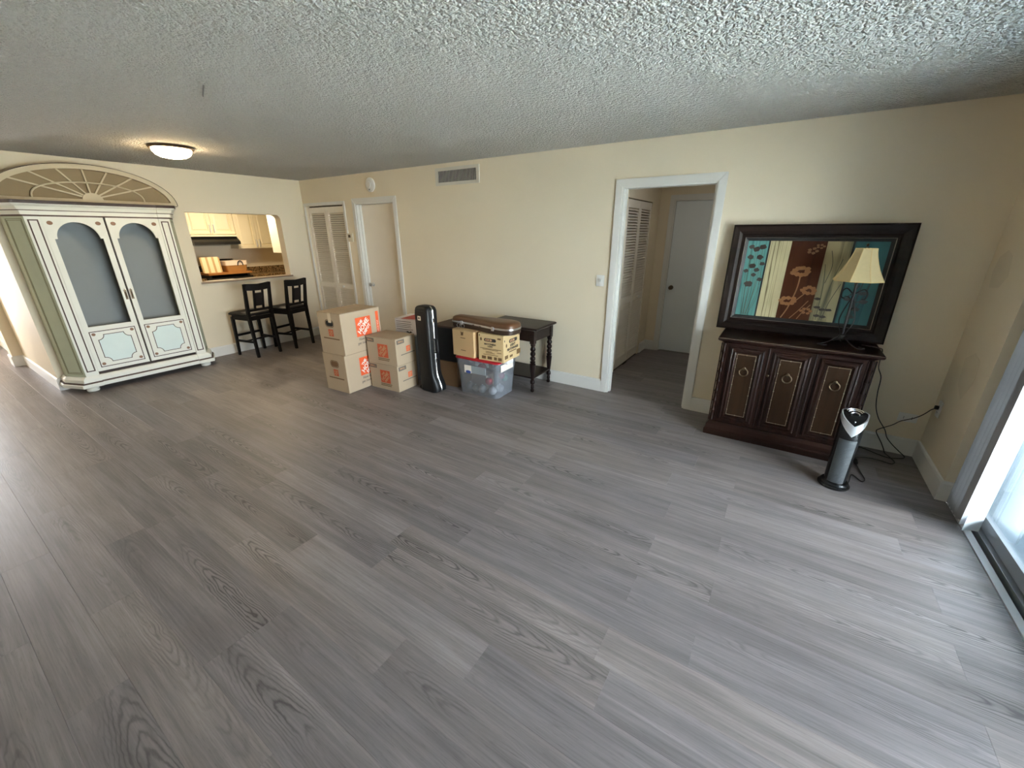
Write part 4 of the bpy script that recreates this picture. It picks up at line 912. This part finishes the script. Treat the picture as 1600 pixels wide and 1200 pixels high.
# two cartons on the tote
cA, fr, ri = carton('cardboard_box', 'plain tan cardboard box on the tote, under the violin case neck', (-3.86, -0.72, .4185), -3, .30, .27, .288, KRAFT2)
for zz, a0, a1 in ((.23, .12, .15), (.20, .115, .185), (.065, .115, .185)): fr.rect('caption_line', a0, a1, zz, zz+.007, INKB)
fr.poly('printed_mark', [(.125, .235), (.155, .235), (.16, .275), (.14, .262), (.12, .275)], INKB)
cB, fr, ri = carton('condiment_carton', 'tan carton printed LIGHT MAYONNAISE on the tote beside the plain box', (-3.523, -0.672, .4185), 3, .305, .335, .285, KRAFT3)
def lozenge(fc, a, b_, w_, h_):
    lz = fc.poly('logo_lozenge', rrect(a-w_/2, a+w_/2, b_-h_/2, b_+h_/2, h_*.48), INKD); fc.poly('logo_window', rrect(a-w_*.40, a+w_*.16, b_-h_*.3, b_+h_*.3, h_*.28), INKK, .0014, parent=lz)
    fc.rect('logo_strokes', a-w_*.28, a-w_*.22, b_-h_*.22, b_+h_*.22, INKD, .002, parent=lz); fc.rect('logo_strokes', a-w_*.10, a-w_*.03, b_-h_*.22, b_+h_*.22, INKD, .002, parent=lz)
lozenge(fr, .145, .222, .145, .034); fr.text('lettering', 'MAYONESA', .145, .178, .027, INKD, bold=.0012); fr.text('lettering', 'LIGERA', .145, .155, .02, INKD, bold=.0008)
for zz, a0, a1 in ((.128, .02, .28), (.118, .05, .24), (.095, .09, .17), (.095, .225, .28), (.082, .09, .20), (.064, .06, .24)): fr.rect('caption_line', a0, a1, zz, zz+.006, INKB)
for a0, a1 in ((.04, .09), (.11, .165), (.19, .225), (.24, .285)): fr.rect('printed_block', a0, a1, .018, .05, INKB)
fr.rect('corner_mark', .012, .022, .255, .272, INKD); fr.poly('round_mark', [(.035+.012*math.cos(t*PI/8), .225+.017*math.sin(t*PI/8)) for t in range(16)], INKB); fr.rect('corner_block', .235, .275, .238, .255, INKB)
lozenge(ri, .195, .205, .165, .038); ri.text('lettering', 'LIGHT', .185, .160, .038, INKD, bold=.0022); ri.text('lettering', 'MAYONNAISE', .185, .122, .036, INKD, bold=.0022)
ri.rect('caption_line', .11, .26, .088, .098, INKB)
for a0, a1, z0, z1 in ((.025, .09, .03, .068), (.125, .185, .03, .055), (.27, .35, .03, .085)): ri.rect('printed_block', a0, a1, z0, z1, INKB)
ri.rect('corner_mark', .018, .03, .215, .235, INKD); ri.poly('round_mark', [(.06+.012*math.cos(t*PI/8), .17+.02*math.sin(t*PI/8)) for t in range(16)], INKB); ri.rect('corner_block', .31, .34, .235, .25, INKB)
# violin case lying across the cartons
VL = plain('brown_vinyl', srgb(92, 62, 40), 0.38, var=0.12, scale=12); VLD = plain('dark_brown_vinyl', srgb(58, 40, 28), 0.45, var=0.12)
vc = empty('violin_case', (-3.685, -0.70, .7075), math.radians(-1), 'brown shaped violin case with metal seam lying across the two boxes', 'instrument case')
half = [(-.415, .0), (-.413, .045), (-.395, .066), (-.34, .07), (-.25, .072), (-.15, .080), (-.05, .095), (.05, .112), (.16, .128), (.25, .134), (.33, .128), (.385, .105), (.412, .06), (.42, .0)]
outl = [Vector((x, -y)) for x, y in half]+[Vector((x, y)) for x, y in half[-2:0:-1]]
outl = catmull(outl, 3, True); cen = Vector((0.03, 0))
def vloop(k_, z): return [((p.x-0.03)*(1-(1-k_)*0.35)+0.03, p.y*k_, z) for p in outl]
b = MB(); b.loft([vloop(.90, 0.0), vloop(.97, .008), vloop(.985, .05)]); b.build('lower_shell', VLD, vc, smooth=True)
b = MB(); b.loft([vloop(1.0, .049), vloop(1.01, .052), vloop(1.01, .064), vloop(1.0, .067)]); b.build('metal_seam', ALU, vc)
b = MB(); b.loft([vloop(.985, .066), vloop(.98, .085), vloop(.93, .104), vloop(.80, .116), vloop(.5, .122), vloop(.2, .124)]); b.build('lid', VL, vc, smooth=True)
b = MB(); b.tube([(-.08, -.094, .055), (-.08, -.118, .045), (.02, -.128, .045), (.02, -.108, .055)], .0055, 8); b.build('handle', VLD, vc)
for x, y in ((-.26, -.073), (.20, -.134)): b = MB(); b.box(x-.014, x+.014, y-.01, y+.004, .035, .075, bev=.002); b.build('latch', ALU, vc)
for x in (-.30, -.24): b = MB(); b.torus((x, -.082, .025), .022, .002, 'Y'); b.build('wire_ring', ALU, vc)
# dark console table with turned legs
ct = empty('console_table', (-3.535, -0.245, 0), 0, 'dark console table with turned legs against the back wall', 'table')
b = MB(); top = lambda e, z: [(p[0], p[1], z) for p in rrect(-.355+e, .355-e, -.245+e, .225-e, .012, 3)]
b.loft([top(.014, .700), top(.004, .706), top(0, .714), top(.003, .722), top(.012, .727)]); b.build('top', TABLEW, ct)
for args in ((-.30, .30, -.206, -.19), (-.30, .30, .18, .196)): b = MB(); b.box(*args, .575, .70); b.build('apron', TABLEW, ct)
for x in (-.302, .286): b = MB(); b.box(x, x+.016, -.19, .18, .575, .70); b.build('apron', TABLEW, ct)
prof = [(.012, 0), (.016, .008), (.017, .025), (.011, .036), (.015, .05), (.014, .075), (.011, .088), (.019, .098), (.021, .115), (.019, .13), (.013, .142), (.0165, .18), (.021, .24), (.0245, .30), (.026, .325), (.018, .332), (.024, .342), (.024, .352), (.014, .36), (.021, .372), (.024, .388), (.021, .402), (.014, .412), (.021, .424), (.024, .44), (.02, .455), (.014, .465), (.021, .478), (.024, .492), (.019, .508), (.016, .52), (.022, .535), (.022, .552)]
lm = None
for x in (-.285, .285):
    for y in (-.188, .188):
        if lm is None: b = MB(); b.lathe([(r_*1.28, z_) for r_, z_ in prof], seg=18); lo_ = b.build('leg', TABLEW, ct, smooth=True, loc=(x, y, 0)); lm = lo_.data
        else: lo_ = link('leg', lm, ct, loc=(x, y, 0))
        b = MB(); b.box(x-.027, x+.027, y-.027, y+.027, .552, .70, bev=.003); b.build('leg_block', TABLEW, ct)
b = MB(); b.box(-.30, .30, -.205, .205, .155, .172, bev=.003); b.build('shelf', TABLEW, ct)
# ================================================================== SIDEBOARD CORNER
sb = empty('sideboard', (-0.965, -0.02, 0), 0, 'dark mahogany three-door sideboard with bamboo-style corner posts', 'sideboard')
SW, SD = 0.48, 0.42                          # half width of the body, depth
def sl(hw, fy, z, by=0.0): return [(-hw, fy, z), (hw, fy, z), (hw, by, z), (-hw, by, z)]
b = MB(); b.loft([sl(.508, -.440, 0), sl(.512, -.444, .01), sl(.512, -.444, .05), sl(.504, -.436, .06)]); b.build('plinth', DARKX, sb)
b = MB(); b.loft([sl(.504, -.436, .06), sl(.50, -.432, .095), sl(.488, -.424, .115), sl(.482, -.42, .125)]); b.build('base_moulding', DARKX, sb)
b = MB(); b.box(-.475, .475, -SD+.012, 0, .125, .835); b.build('carcass', DARKW, sb)
b = MB(); b.loft([sl(.478, -.418, .825), sl(.49, -.43, .835), sl(.515, -.455, .846), sl(.52, -.46, .853), sl(.52, -.46, .866), sl(.512, -.452, .873), sl(.505, -.445, .874)]); b.build('top', DARKX, sb)
b = MB(); b.tube([(-.519, -.461, .866), (.519, -.461, .866)], .0016, 6); b.build('edge_highlight_bead', GILT, sb)
for s in (-1, 1):
    pr = [(.013, .125)]
    for i in range(8):
        z0 = .13+i*.087; pr += [(.014, z0+.004), (.017, z0+.008), (.014, z0+.012), (.0115, z0+.045), (.013, z0+.08)]
    b = MB(); b.lathe(pr, (s*.468, -SD+.008, 0), 14); b.build('bamboo_post', DARKW, sb, smooth=True)
    for off in (-.02, .02): b = MB(); b.box(s*.468+off-.004, s*.468+off+.004, -SD-.002, -SD+.013, .13, .82); b.build('post_fillet', DARKW, sb)
fs = FX(-SD+.012)
dw = .292
for i, xc in enumerate((-.297, 0.0, .297)):
    x0, x1, z0, z1 = xc-dw/2+.003, xc+dw/2-.003, .135, .818
    b = MB(); b.plate(rect(x0, x1, z0, z1), [], .001, .010, fs); d = b.build('door', DARKW, sb)
    # projecting moulding frame
    def ring(e, dd): return [fs(x0+e, z0+e, dd), fs(x1-e, z0+e, dd), fs(x1-e, z1-e, dd), fs(x0+e, z1-e, dd)]
    m_ = MB(); prev = [(.022, .010), (.026, .022), (.034, .025), (.042, .019), (.050, .021), (.058, .026), (.066, .020), (.072, .0105)]
    m_.loft([ring(e, dd) for e, dd in prev], cap=False); m_.build('moulding', DARKW, d)
    b = MB(); b.plate(rect(x0+.07, x1-.07, z0+.07, z1-.07), [], .010, .013, fs); pnl = b.build('panel', PANELW, d)
    b = MB(); b.ribbon(rect(x0+.077, x1-.077, z0+.077, z1-.077), .0036, .013, .016, fs)
    for zz in range(7):
        for xx in (x0+.077, x1-.077): b.sphere(fs(xx, z0+.12+zz*.075, .0145), .0045, 8, 6)
    for zz in (z0+.077, z1-.077): b.sphere(fs(xc, zz, .0145), .005, 8, 6)
    b.build('gilt_bamboo_trim', GILT, pnl)
    zc = .60
    b = MB(); b.sphere(fs(xc, zc+.03, .017), .014, 12, 8, (1, .5, 1)); b.torus(fs(xc, zc, .026), .030, .0048, 'Y', 24, 8); b.build('ring_pull', BRASS, d)
for x in (-.1485, .1485): b = MB(); b.tube([(x, -SD-.001, .135), (x, -SD-.001, .82)], .004, 8); b.build('stile_bead', DARKW, sb)
b = MB(); b.lathe([(.010, 0), (.011, -.006), (.005, -.010), (0, -.011)], (-.128, -SD-.0, .60), 14, 'Y'); b.build('key_knob', BRASS, sb)

# framed painting leaning on the wall
pt = empty('framed_painting', (-0.985, -0.088, .8745), 0, 'large dark framed painting of five floral stripes on the sideboard', 'painting')
pt.rotation_euler = (math.radians(-3.2), 0, 0)
PWD, PHT = .57, .85
def fr_ring(e, dd): return [(-PWD+e, -dd, e), (PWD-e, -dd, e), (PWD-e, -dd, PHT-e), (-PWD+e, -dd, PHT-e)]
b = MB(); b.loft([fr_ring(0, -.005), fr_ring(0, .022), fr_ring(.012, .030), fr_ring(.05, .026), fr_ring(.072, .018), fr_ring(.084, .024), fr_ring(.094, .024), fr_ring(.098, .016)], cap=False); b.build('frame', FRAMEW, pt)
b = MB(); b.loft([fr_ring(.096, .0165), fr_ring(.099, .0195), fr_ring(.102, .0165)], cap=False); b.build('inner_bead', plain('silvered_bead', (0.30, 0.25, 0.22, 1), 0.3, 0.7), pt)
b = MB(); b.loft([fr_ring(.102, .0165), fr_ring(.122, .006), fr_ring(.126, .004)], cap=False); b.build('inner_liner', BLACKM, pt)
b = MB(); b.box(-PWD+.01, PWD-.01, -.003, .006, .01, PHT-.01); b.build('backing', BLACKM, pt)
def stripe_mat(name, c1, c2, dens, thr, rough=0.45):
    k = NT(name); tcn = k.n('ShaderNodeTexCoord')
    n1 = k.n('ShaderNodeTexNoise', i_Scale=1.0, i_Detail=4.0, i_Distortion=0.5); k.l(k.vmul(tcn.outputs['Object'], (dens, 1, 1.6)), n1.inputs[0])
    n2 = k.n('ShaderNodeTexNoise', i_Scale=5.0, i_Detail=3.0); k.l(tcn.outputs['Object'], n2.inputs[0])
    f = k.math('MULTIPLY_ADD', n1.outputs[0], 6.0, -6.0*thr, clamp=True)
    base = k.mix(k.math('MULTIPLY', n2.outputs[0], 0.5), c1, c2)
    k.l(k.mix(f, base, c2), k.b.inputs['Base Color']); k.b.inputs['Roughness'].default_value = rough; k.b.inputs['Specular IOR Level'].default_value = 0.12
    return k.m
TEAL = stripe_mat('teal_streaks', srgb(98, 150, 144), srgb(56, 92, 92), 50, .52); TEAL2 = stripe_mat('deep_teal_streaks', srgb(74, 116, 116), srgb(44, 78, 80), 34, .55)
CRM = stripe_mat('cream_lined', srgb(214, 202, 160), srgb(84, 66, 40), 90, .52); BRN = stripe_mat('umber_wash', srgb(74, 36, 18), srgb(34, 15, 11), 9, .5); CRM2 = stripe_mat('cream_sage_wash', srgb(190, 176, 136), srgb(120, 116, 90), 20, .5)
PF = Face(pt, (0, 0, 0), (1, 0, 0), (0, 0, 1), (0, -1, 0))
z0, z1 = .127, PHT-.123
stripes = [(-.445, -.30, TEAL), (-.288, -.145, CRM), (-.145, .083, BRN), (.083, .236, CRM2), (.249, .445, TEAL2)]
SO = [PF.rect('painted_stripe', a, c, z0, z1, mt, .0065) for a, c, mt in stripes]
DK = plain('dark_umber_paint', srgb(52, 42, 34), 0.5, var=0.2, scale=60); TAN = plain('ochre_petal_paint', srgb(134, 90, 46), 0.5, var=0.25, scale=50); STEM = plain('tan_stem_paint', srgb(128, 92, 56), 0.5, var=0.2); STEMD = plain('olive_stem_paint', srgb(74, 76, 60), 0.5, var=0.2); LEAF = plain('grey_leaf_paint', srgb(60, 58, 58), 0.5, var=0.2)
def blob(par, a, b_, r1, mat, name='painted_flower', sq=0.8):
    PF.poly(name, [(a+r1*(1+.13*math.sin(5*t*PI/9+a*50))*math.cos(t*PI/9), b_+r1*sq*(1+.13*math.cos(4*t*PI/9+b_*40))*math.sin(t*PI/9)) for t in range(18)], mat, .0078, parent=par)
def stem(par, pts, w_, mat):
    P_ = [Vector((p[0], p[1], 0)) for p in pts]; P_ = [(v.x, v.y) for v in catmull(P_, 5)]
    b = MB(); b.ribbon(P_, w_, .0063, .0072, PF.fn, closed=False); b.build('painted_stem', mat, par)
for a, b_, r_ in ((-.415, .68, .020), (-.378, .662, .024), (-.335, .68, .024), (-.41, .60, .022), (-.343, .60, .023), (-.385, .53, .024), (-.425, .49, .018), (-.35, .50, .02), (-.318, .55, .018), (-.365, .46, .018), (-.315, .425, .019), (-.39, .385, .03)):
    blob(SO[0], a, b_, r_, DK); stem(SO[0], [(a, b_-r_), (a+.004, (b_+z0)/2), (-.385+(a+.385)*.4, z0+.004)], .0022, STEMD)
for (a, b_), pr_, n_ in (((-.045, .50), .05, 9), ((.035, .36), .042, 8), ((-.085, .27), .045, 8), ((.0, .655), .03, 5), ((.045, .69), .022, 5), ((.05, .20), .03, 6)):
    for i in range(n_):
        an = i*2*PI/n_; rr_ = pr_*(.75+.35*random.random()); blob(SO[2], a+rr_*math.cos(an), b_+rr_*.62*math.sin(an), pr_*.42, TAN if b_ < .6 else STEM, 'painted_petal', .75)
stem(SO[2], [(-.04, .47), (-.045, .36), (-.075, .22), (-.11, z0+.004)], .009, STEM); stem(SO[2], [(.02, .34), (-.03, .28), (-.055, .25)], .007, STEM); stem(SO[2], [(.05, .28), (.0, .2), (-.05, z0+.004)], .006, STEM); stem(SO[2], [(.07, .25), (.03, .19), (.0, z0+.004)], .006, STEM)
for pts in ([(.12, .66), (.145, .55), (.125, .42)], [(.10, .56), (.12, .40), (.125, z0+.01)], [(.20, .60), (.165, .40), (.15, z0+.01)], [(.225, .42), (.18, .27), (.16, z0+.01)]): stem(SO[3], pts, .004, STEMD)
for a, b_ in ((.115, .235), (.15, .22), (.19, .22), (.125, .17), (.165, .165), (.105, .30)): blob(SO[3], a, b_, .022, DK, 'painted_leaf', .45)
for pts in ([(.36, .47), (.345, .36), (.33, .20)], [(.30, .46), (.33, .30), (.33, z0+.01)], [(.40, .45), (.38, .34), (.335, .18)], [(.27, .32), (.31, .36), (.34, .42)]): stem(SO[4], pts, .006, LEAF)
for a, b_, q_ in ((.385, .30, .6), (.37, .36, .5), (.29, .31, .4), (.35, .24, .5), (.33, .18, .5), (.30, .47, .5), (.37, .47, .5)): blob(SO[4], a, b_, .027, LEAF, 'painted_leaf', q_)

# wrought iron table lamp
LZ = .874
lp = empty('table_lamp', (-0.690, -0.275, LZ), 0, 'wrought iron table lamp with cream bell shade on the sideboard', 'lamp')
b = MB(); b.tube([(0, 0, .06), (0, 0, .47)], .0085, 12); b.build('stem', IRON, lp, smooth=True)
for a_ in (200, 320, 80):
    ca, sa = math.cos(math.radians(a_)), math.sin(math.radians(a_)); e_ = (-sa, ca)
    pts = [(.0, .07, 0), (.03, .055, 0), (.075, .025, 0), (.12, .006, .0), (.145, .0065, .012), (.15, .0065, .032), (.13, .0065, .05), (.105, .0065, .045)]
    b = MB(); b.tube([(u*ca+w_*e_[0], u*sa+w_*e_[1], z) for u, z, w_ in pts], .005, 8, smooth=5); b.build('scroll_foot', IRON, lp, smooth=True)
for a_, tw in ((150, 1), (350, -1)):
    ca, sa = math.cos(math.radians(a_)), math.sin(math.radians(a_))
    b = MB(); b.tube([(.01*ca, .01*sa, .38), (.05*ca, .05*sa, .41), (.075*ca, .075*sa, .385), (.07*ca, .07*sa, .345), (.05*ca, .05*sa, .34)], .0045, 8, smooth=5)
    b.tube([(.004*ca, .004*sa, .35), (.03*ca, .03*sa, .27), (.045*ca, .045*sa, .18), (.02*ca, .02*sa, .10), (0, 0, .07)], .004, 8, smooth=5); b.build('scroll_arm', IRON, lp, smooth=True)
b = MB()
for a_, z in ((150, .33), (350, .30), (250, .35), (60, .25)):
    ca, sa = math.cos(math.radians(a_)), math.sin(math.radians(a_)); e_ = (-sa, ca)
    b.loft([[(u*ca+v*e_[0], u*sa+v*e_[1], z+zz+u*.6+dz) for u, v, zz in ((.008, 0, 0), (.03, .014, .004), (.055, 0, -.01), (.03, -.014, .004))] for dz in (0, .002)])
b.build('iron_leaf', IRON, lp)
b = MB(); b.lathe([(.016, .05), (.02, .058), (.02, .075), (.012, .085)], seg=16); b.build('collar', IRON, lp, smooth=True)
b = MB(); b.lathe([(.016, .455), (.018, .47), (.018, .51), (.01, .52)], seg=16); b.build('socket', BRASS, lp, smooth=True)
SH = plain('cream_linen_shade', srgb(208, 188, 142), 0.8, var=0.05, scale=50); SHT = plain('shade_trim', srgb(214, 186, 130), 0.7)
NS = 8; prf = [(.148, .470), (.128, .505), (.107, .545), (.09, .585), (.076, .625), (.066, .66), (.062, .685)]
sh = None; b = MB()
for r_, z in ((.148, .470), (.062, .685)): b.tube([(r_*math.cos(2*PI*(i+.5)/NS), r_*math.sin(2*PI*(i+.5)/NS), z) for i in range(NS)], .0035, 6, closed=True)
for i in range(NS):
    an = 2*PI*(i+.5)/NS; b.tube([(r_*math.cos(an), r_*math.sin(an), z) for r_, z in prf], .0022, 6)
sh = b.build('shade', SHT, lp)
for i in range(NS):
    a1, a2 = 2*PI*(i+.5)/NS, 2*PI*(i+1.5)/NS; b = MB()
    lo = []
    for r_, z in prf:
        lo.append([(r_*math.cos(a1), r_*math.sin(a1), z), (r_*math.cos(a2), r_*math.sin(a2), z), ((r_-.002)*math.cos(a2), (r_-.002)*math.sin(a2), z), ((r_-.002)*math.cos(a1), (r_-.002)*math.sin(a1), z)])
    b.loft(lo); b.build('panel', SH, sh)
b = MB(); b.tube([(0, 0, .51), (.03, 0, .56), (.03, 0, .63), (0, 0, .70), (-.03, 0, .63), (-.03, 0, .56), (0, 0, .51)], .002, 6, smooth=4); b.lathe([(.004, .70), (.009, .708), (.006, .716), (0, .72)], seg=12); b.build('harp_and_finial', BRASS, lp, smooth=True)

# tower air purifier
ap = empty('air_purifier', (-0.567, -0.815, 0), math.radians(4), 'black tower air purifier with silver top in front of the sideboard', 'air purifier')
def ov(rx, ry, z, n=40): return [(rx*math.cos(2*PI*i/n), ry*math.sin(2*PI*i/n), z) for i in range(n)]
b = MB(); b.loft([ov(.088, .088, 0), ov(.092, .092, .006), ov(.092, .092, .014), ov(.082, .082, .022)]); b.loft([ov(.082, .082, .02), ov(.084, .084, .028), ov(.076, .076, .038)]); b.build('base', BLACKP, ap, smooth=True)
N = 48
def prad(z): return .061+.009*(z/.56)
def frontness(i): return math.cos(2*PI*i/N+PI/2)     # 1 at the front (-y)
def vee(i):                                            # 0 at front centre, 1 at sides/back
    t = abs(((2*PI*i/N+PI/2+PI) % (2*PI))-PI)/(PI/2); return min(1.0, t)
body = []
for kz in range(12):
    lo = []
    for i in range(N):
        zt = .405+.115*vee(i); z = .036+(zt-.036)*kz/11; r_ = prad(z); lo.append((r_*math.cos(2*PI*i/N), r_*math.sin(2*PI*i/N), z))
    body.append(lo)
b = MB(); b.loft(body); b.build('tower', BLACKP, ap, smooth=True)
col_ = []
for kz, (f_, g_) in enumerate(((0, .0), (0, .003), (1, .003), (1, -.004))):
    lo = []
    for i in range(N):
        z = (.402+.115*vee(i)) if f_ == 0 else (.478+.075*vee(i)); r_ = prad(z)+g_; lo.append((r_*math.cos(2*PI*i/N), r_*math.sin(2*PI*i/N), z))
    col_.append(lo)
b = MB(); b.loft(col_, cap=False); b.build('silver_collar', plain('silver_plastic', (0.66, 0.67, 0.68, 1), 0.3, 0.75, var=0.03), ap, smooth=True)
lo = [((prad(.5)-.004)*math.cos(2*PI*i/N), (prad(.5)-.004)*math.sin(2*PI*i/N), .474+.078*vee(i)) for i in range(N)]
lo2 = [(.05*math.cos(2*PI*i/N), .05*math.sin(2*PI*i/N)+.008, .505+.05*vee(i)*.9) for i in range(N)]
b = MB(); b.loft([lo, lo2]); b.build('control_panel', BLACKP, ap, smooth=True)
b = MB()
for k_, (r_, yy, z) in enumerate(((.045, .012, .556), (.036, .004, .55), (.024, -.005, .541))): b.tube([(r_*math.cos(t*PI/12), yy+r_*.55*math.sin(t*PI/12), z+.01*math.sin(t*PI/12)) for t in range(13)], .0035, 6)
b.build('outlet_louvre', CHROME, ap, smooth=True)
for k_, (x, y) in enumerate(((-.022, -.035), (0, -.048), (.022, -.035), (0.0, -.03))): b = MB(); b.sphere((x, y, .505+.001*k_), .005, 8, 6, (1, 1, .6)); b.build('button', ALU, ap)
GR = plain('grey_grille', (0.055, 0.062, 0.068, 1), 0.45, var=0.1, scale=120)
b = MB(); lops = []
for z in [.045+(.375-.045)*i/10 for i in range(11)]:
    lops.append([((prad(z)+.0025)*math.cos(-PI/2+a_), (prad(z)+.0025)*math.sin(-PI/2+a_), z) for a_ in [math.radians(-52+88*i/14) for i in range(15)]]+[((prad(z)-.003)*math.cos(-PI/2+a_), (prad(z)-.003)*math.sin(-PI/2+a_), z) for a_ in [math.radians(36-88*i/14) for i in range(15)]])
b.loft(lops); grl = b.build('front_grille', GR, ap, smooth=True)
for i in range(28):
    z = .05+i*.0118
    b = MB(); b.tube([((prad(z)+.003)*math.cos(-PI/2+a_), (prad(z)+.003)*math.sin(-PI/2+a_), z) for a_ in [math.radians(-50+84*t/10) for t in range(11)]], .0016, 5); b.build('grille_bar', GR, grl)

# power cords
CORD = plain('black_cord', (0.007, 0.007, 0.007, 1), 0.45)
def cord(name, pts, label, r_=.0034):
    o = empty(name, label=label, cat='cord'); b = MB(); b.tube(pts, r_, 7, smooth=6); b.build('wire', CORD, o, smooth=True); return o
c1 = cord('power_cord', [(-.55, -.20, .8775), (-.46, -.25, .878), (-.437, -.26, .865), (-.432, -.25, .80), (-.401, -.12, .70), (-.366, -.10, .623), (-.356, -.10, .498), (-.337, -.10, .384), (-.300, -.10, .294), (-.241, -.09, .209), (-.204, -.05, .132), (-.156, -.045, .077), (-.10, -.05, .03), (-.07, -.06, .006), (-.085, -.10, .005), (-.121, -.122, .005), (-.178, -.148, .005), (-.244, -.12, .005), (-.33, -.06, .005), (-.44, -.05, .005)], 'black lamp cord hanging from the sideboard to the floor')
c2 = cord('power_cord', [(-.012, -.125, .462), (-.035, -.11, .44), (-.05, -.08, .395), (-.068, -.06, .359), (-.104, -.06, .328), (-.164, -.06, .291), (-.202, -.06, .248), (-.267, -.06, .196), (-.280, -.06, .17), (-.252, -.06, .12), (-.227, -.055, .081), (-.20, -.05, .03), (-.19, -.07, .0055), (-.176, -.135, .0125), (-.151, -.198, .006), (-.16, -.237, .005), (-.185, -.253, .005), (-.243, -.235, .005), (-.312, -.234, .005), (-.378, -.265, .005), (-.40, -.31, .005)], 'black cord from the right wall outlet running along the back wall')
b = MB(); b.box(-.03, -.008, -.138, -.112, .452, .478, bev=.005); b.build('plug', BLACKM, c2)
c3 = cord('power_cord', [(-.402, -.393, .005), (-.385, -.529, .005), (-.373, -.62, .005), (-.385, -.666, .005), (-.403, -.668, .005), (-.444, -.60, .005), (-.47, -.72, .008), (-.484, -.775, .012)], 'black cord looping from the air purifier over the floor')
b = MB(); b.box(-.413, -.39, -.40, -.335, .001, .022, bev=.005); b.build('connector', BLACKM, c3)
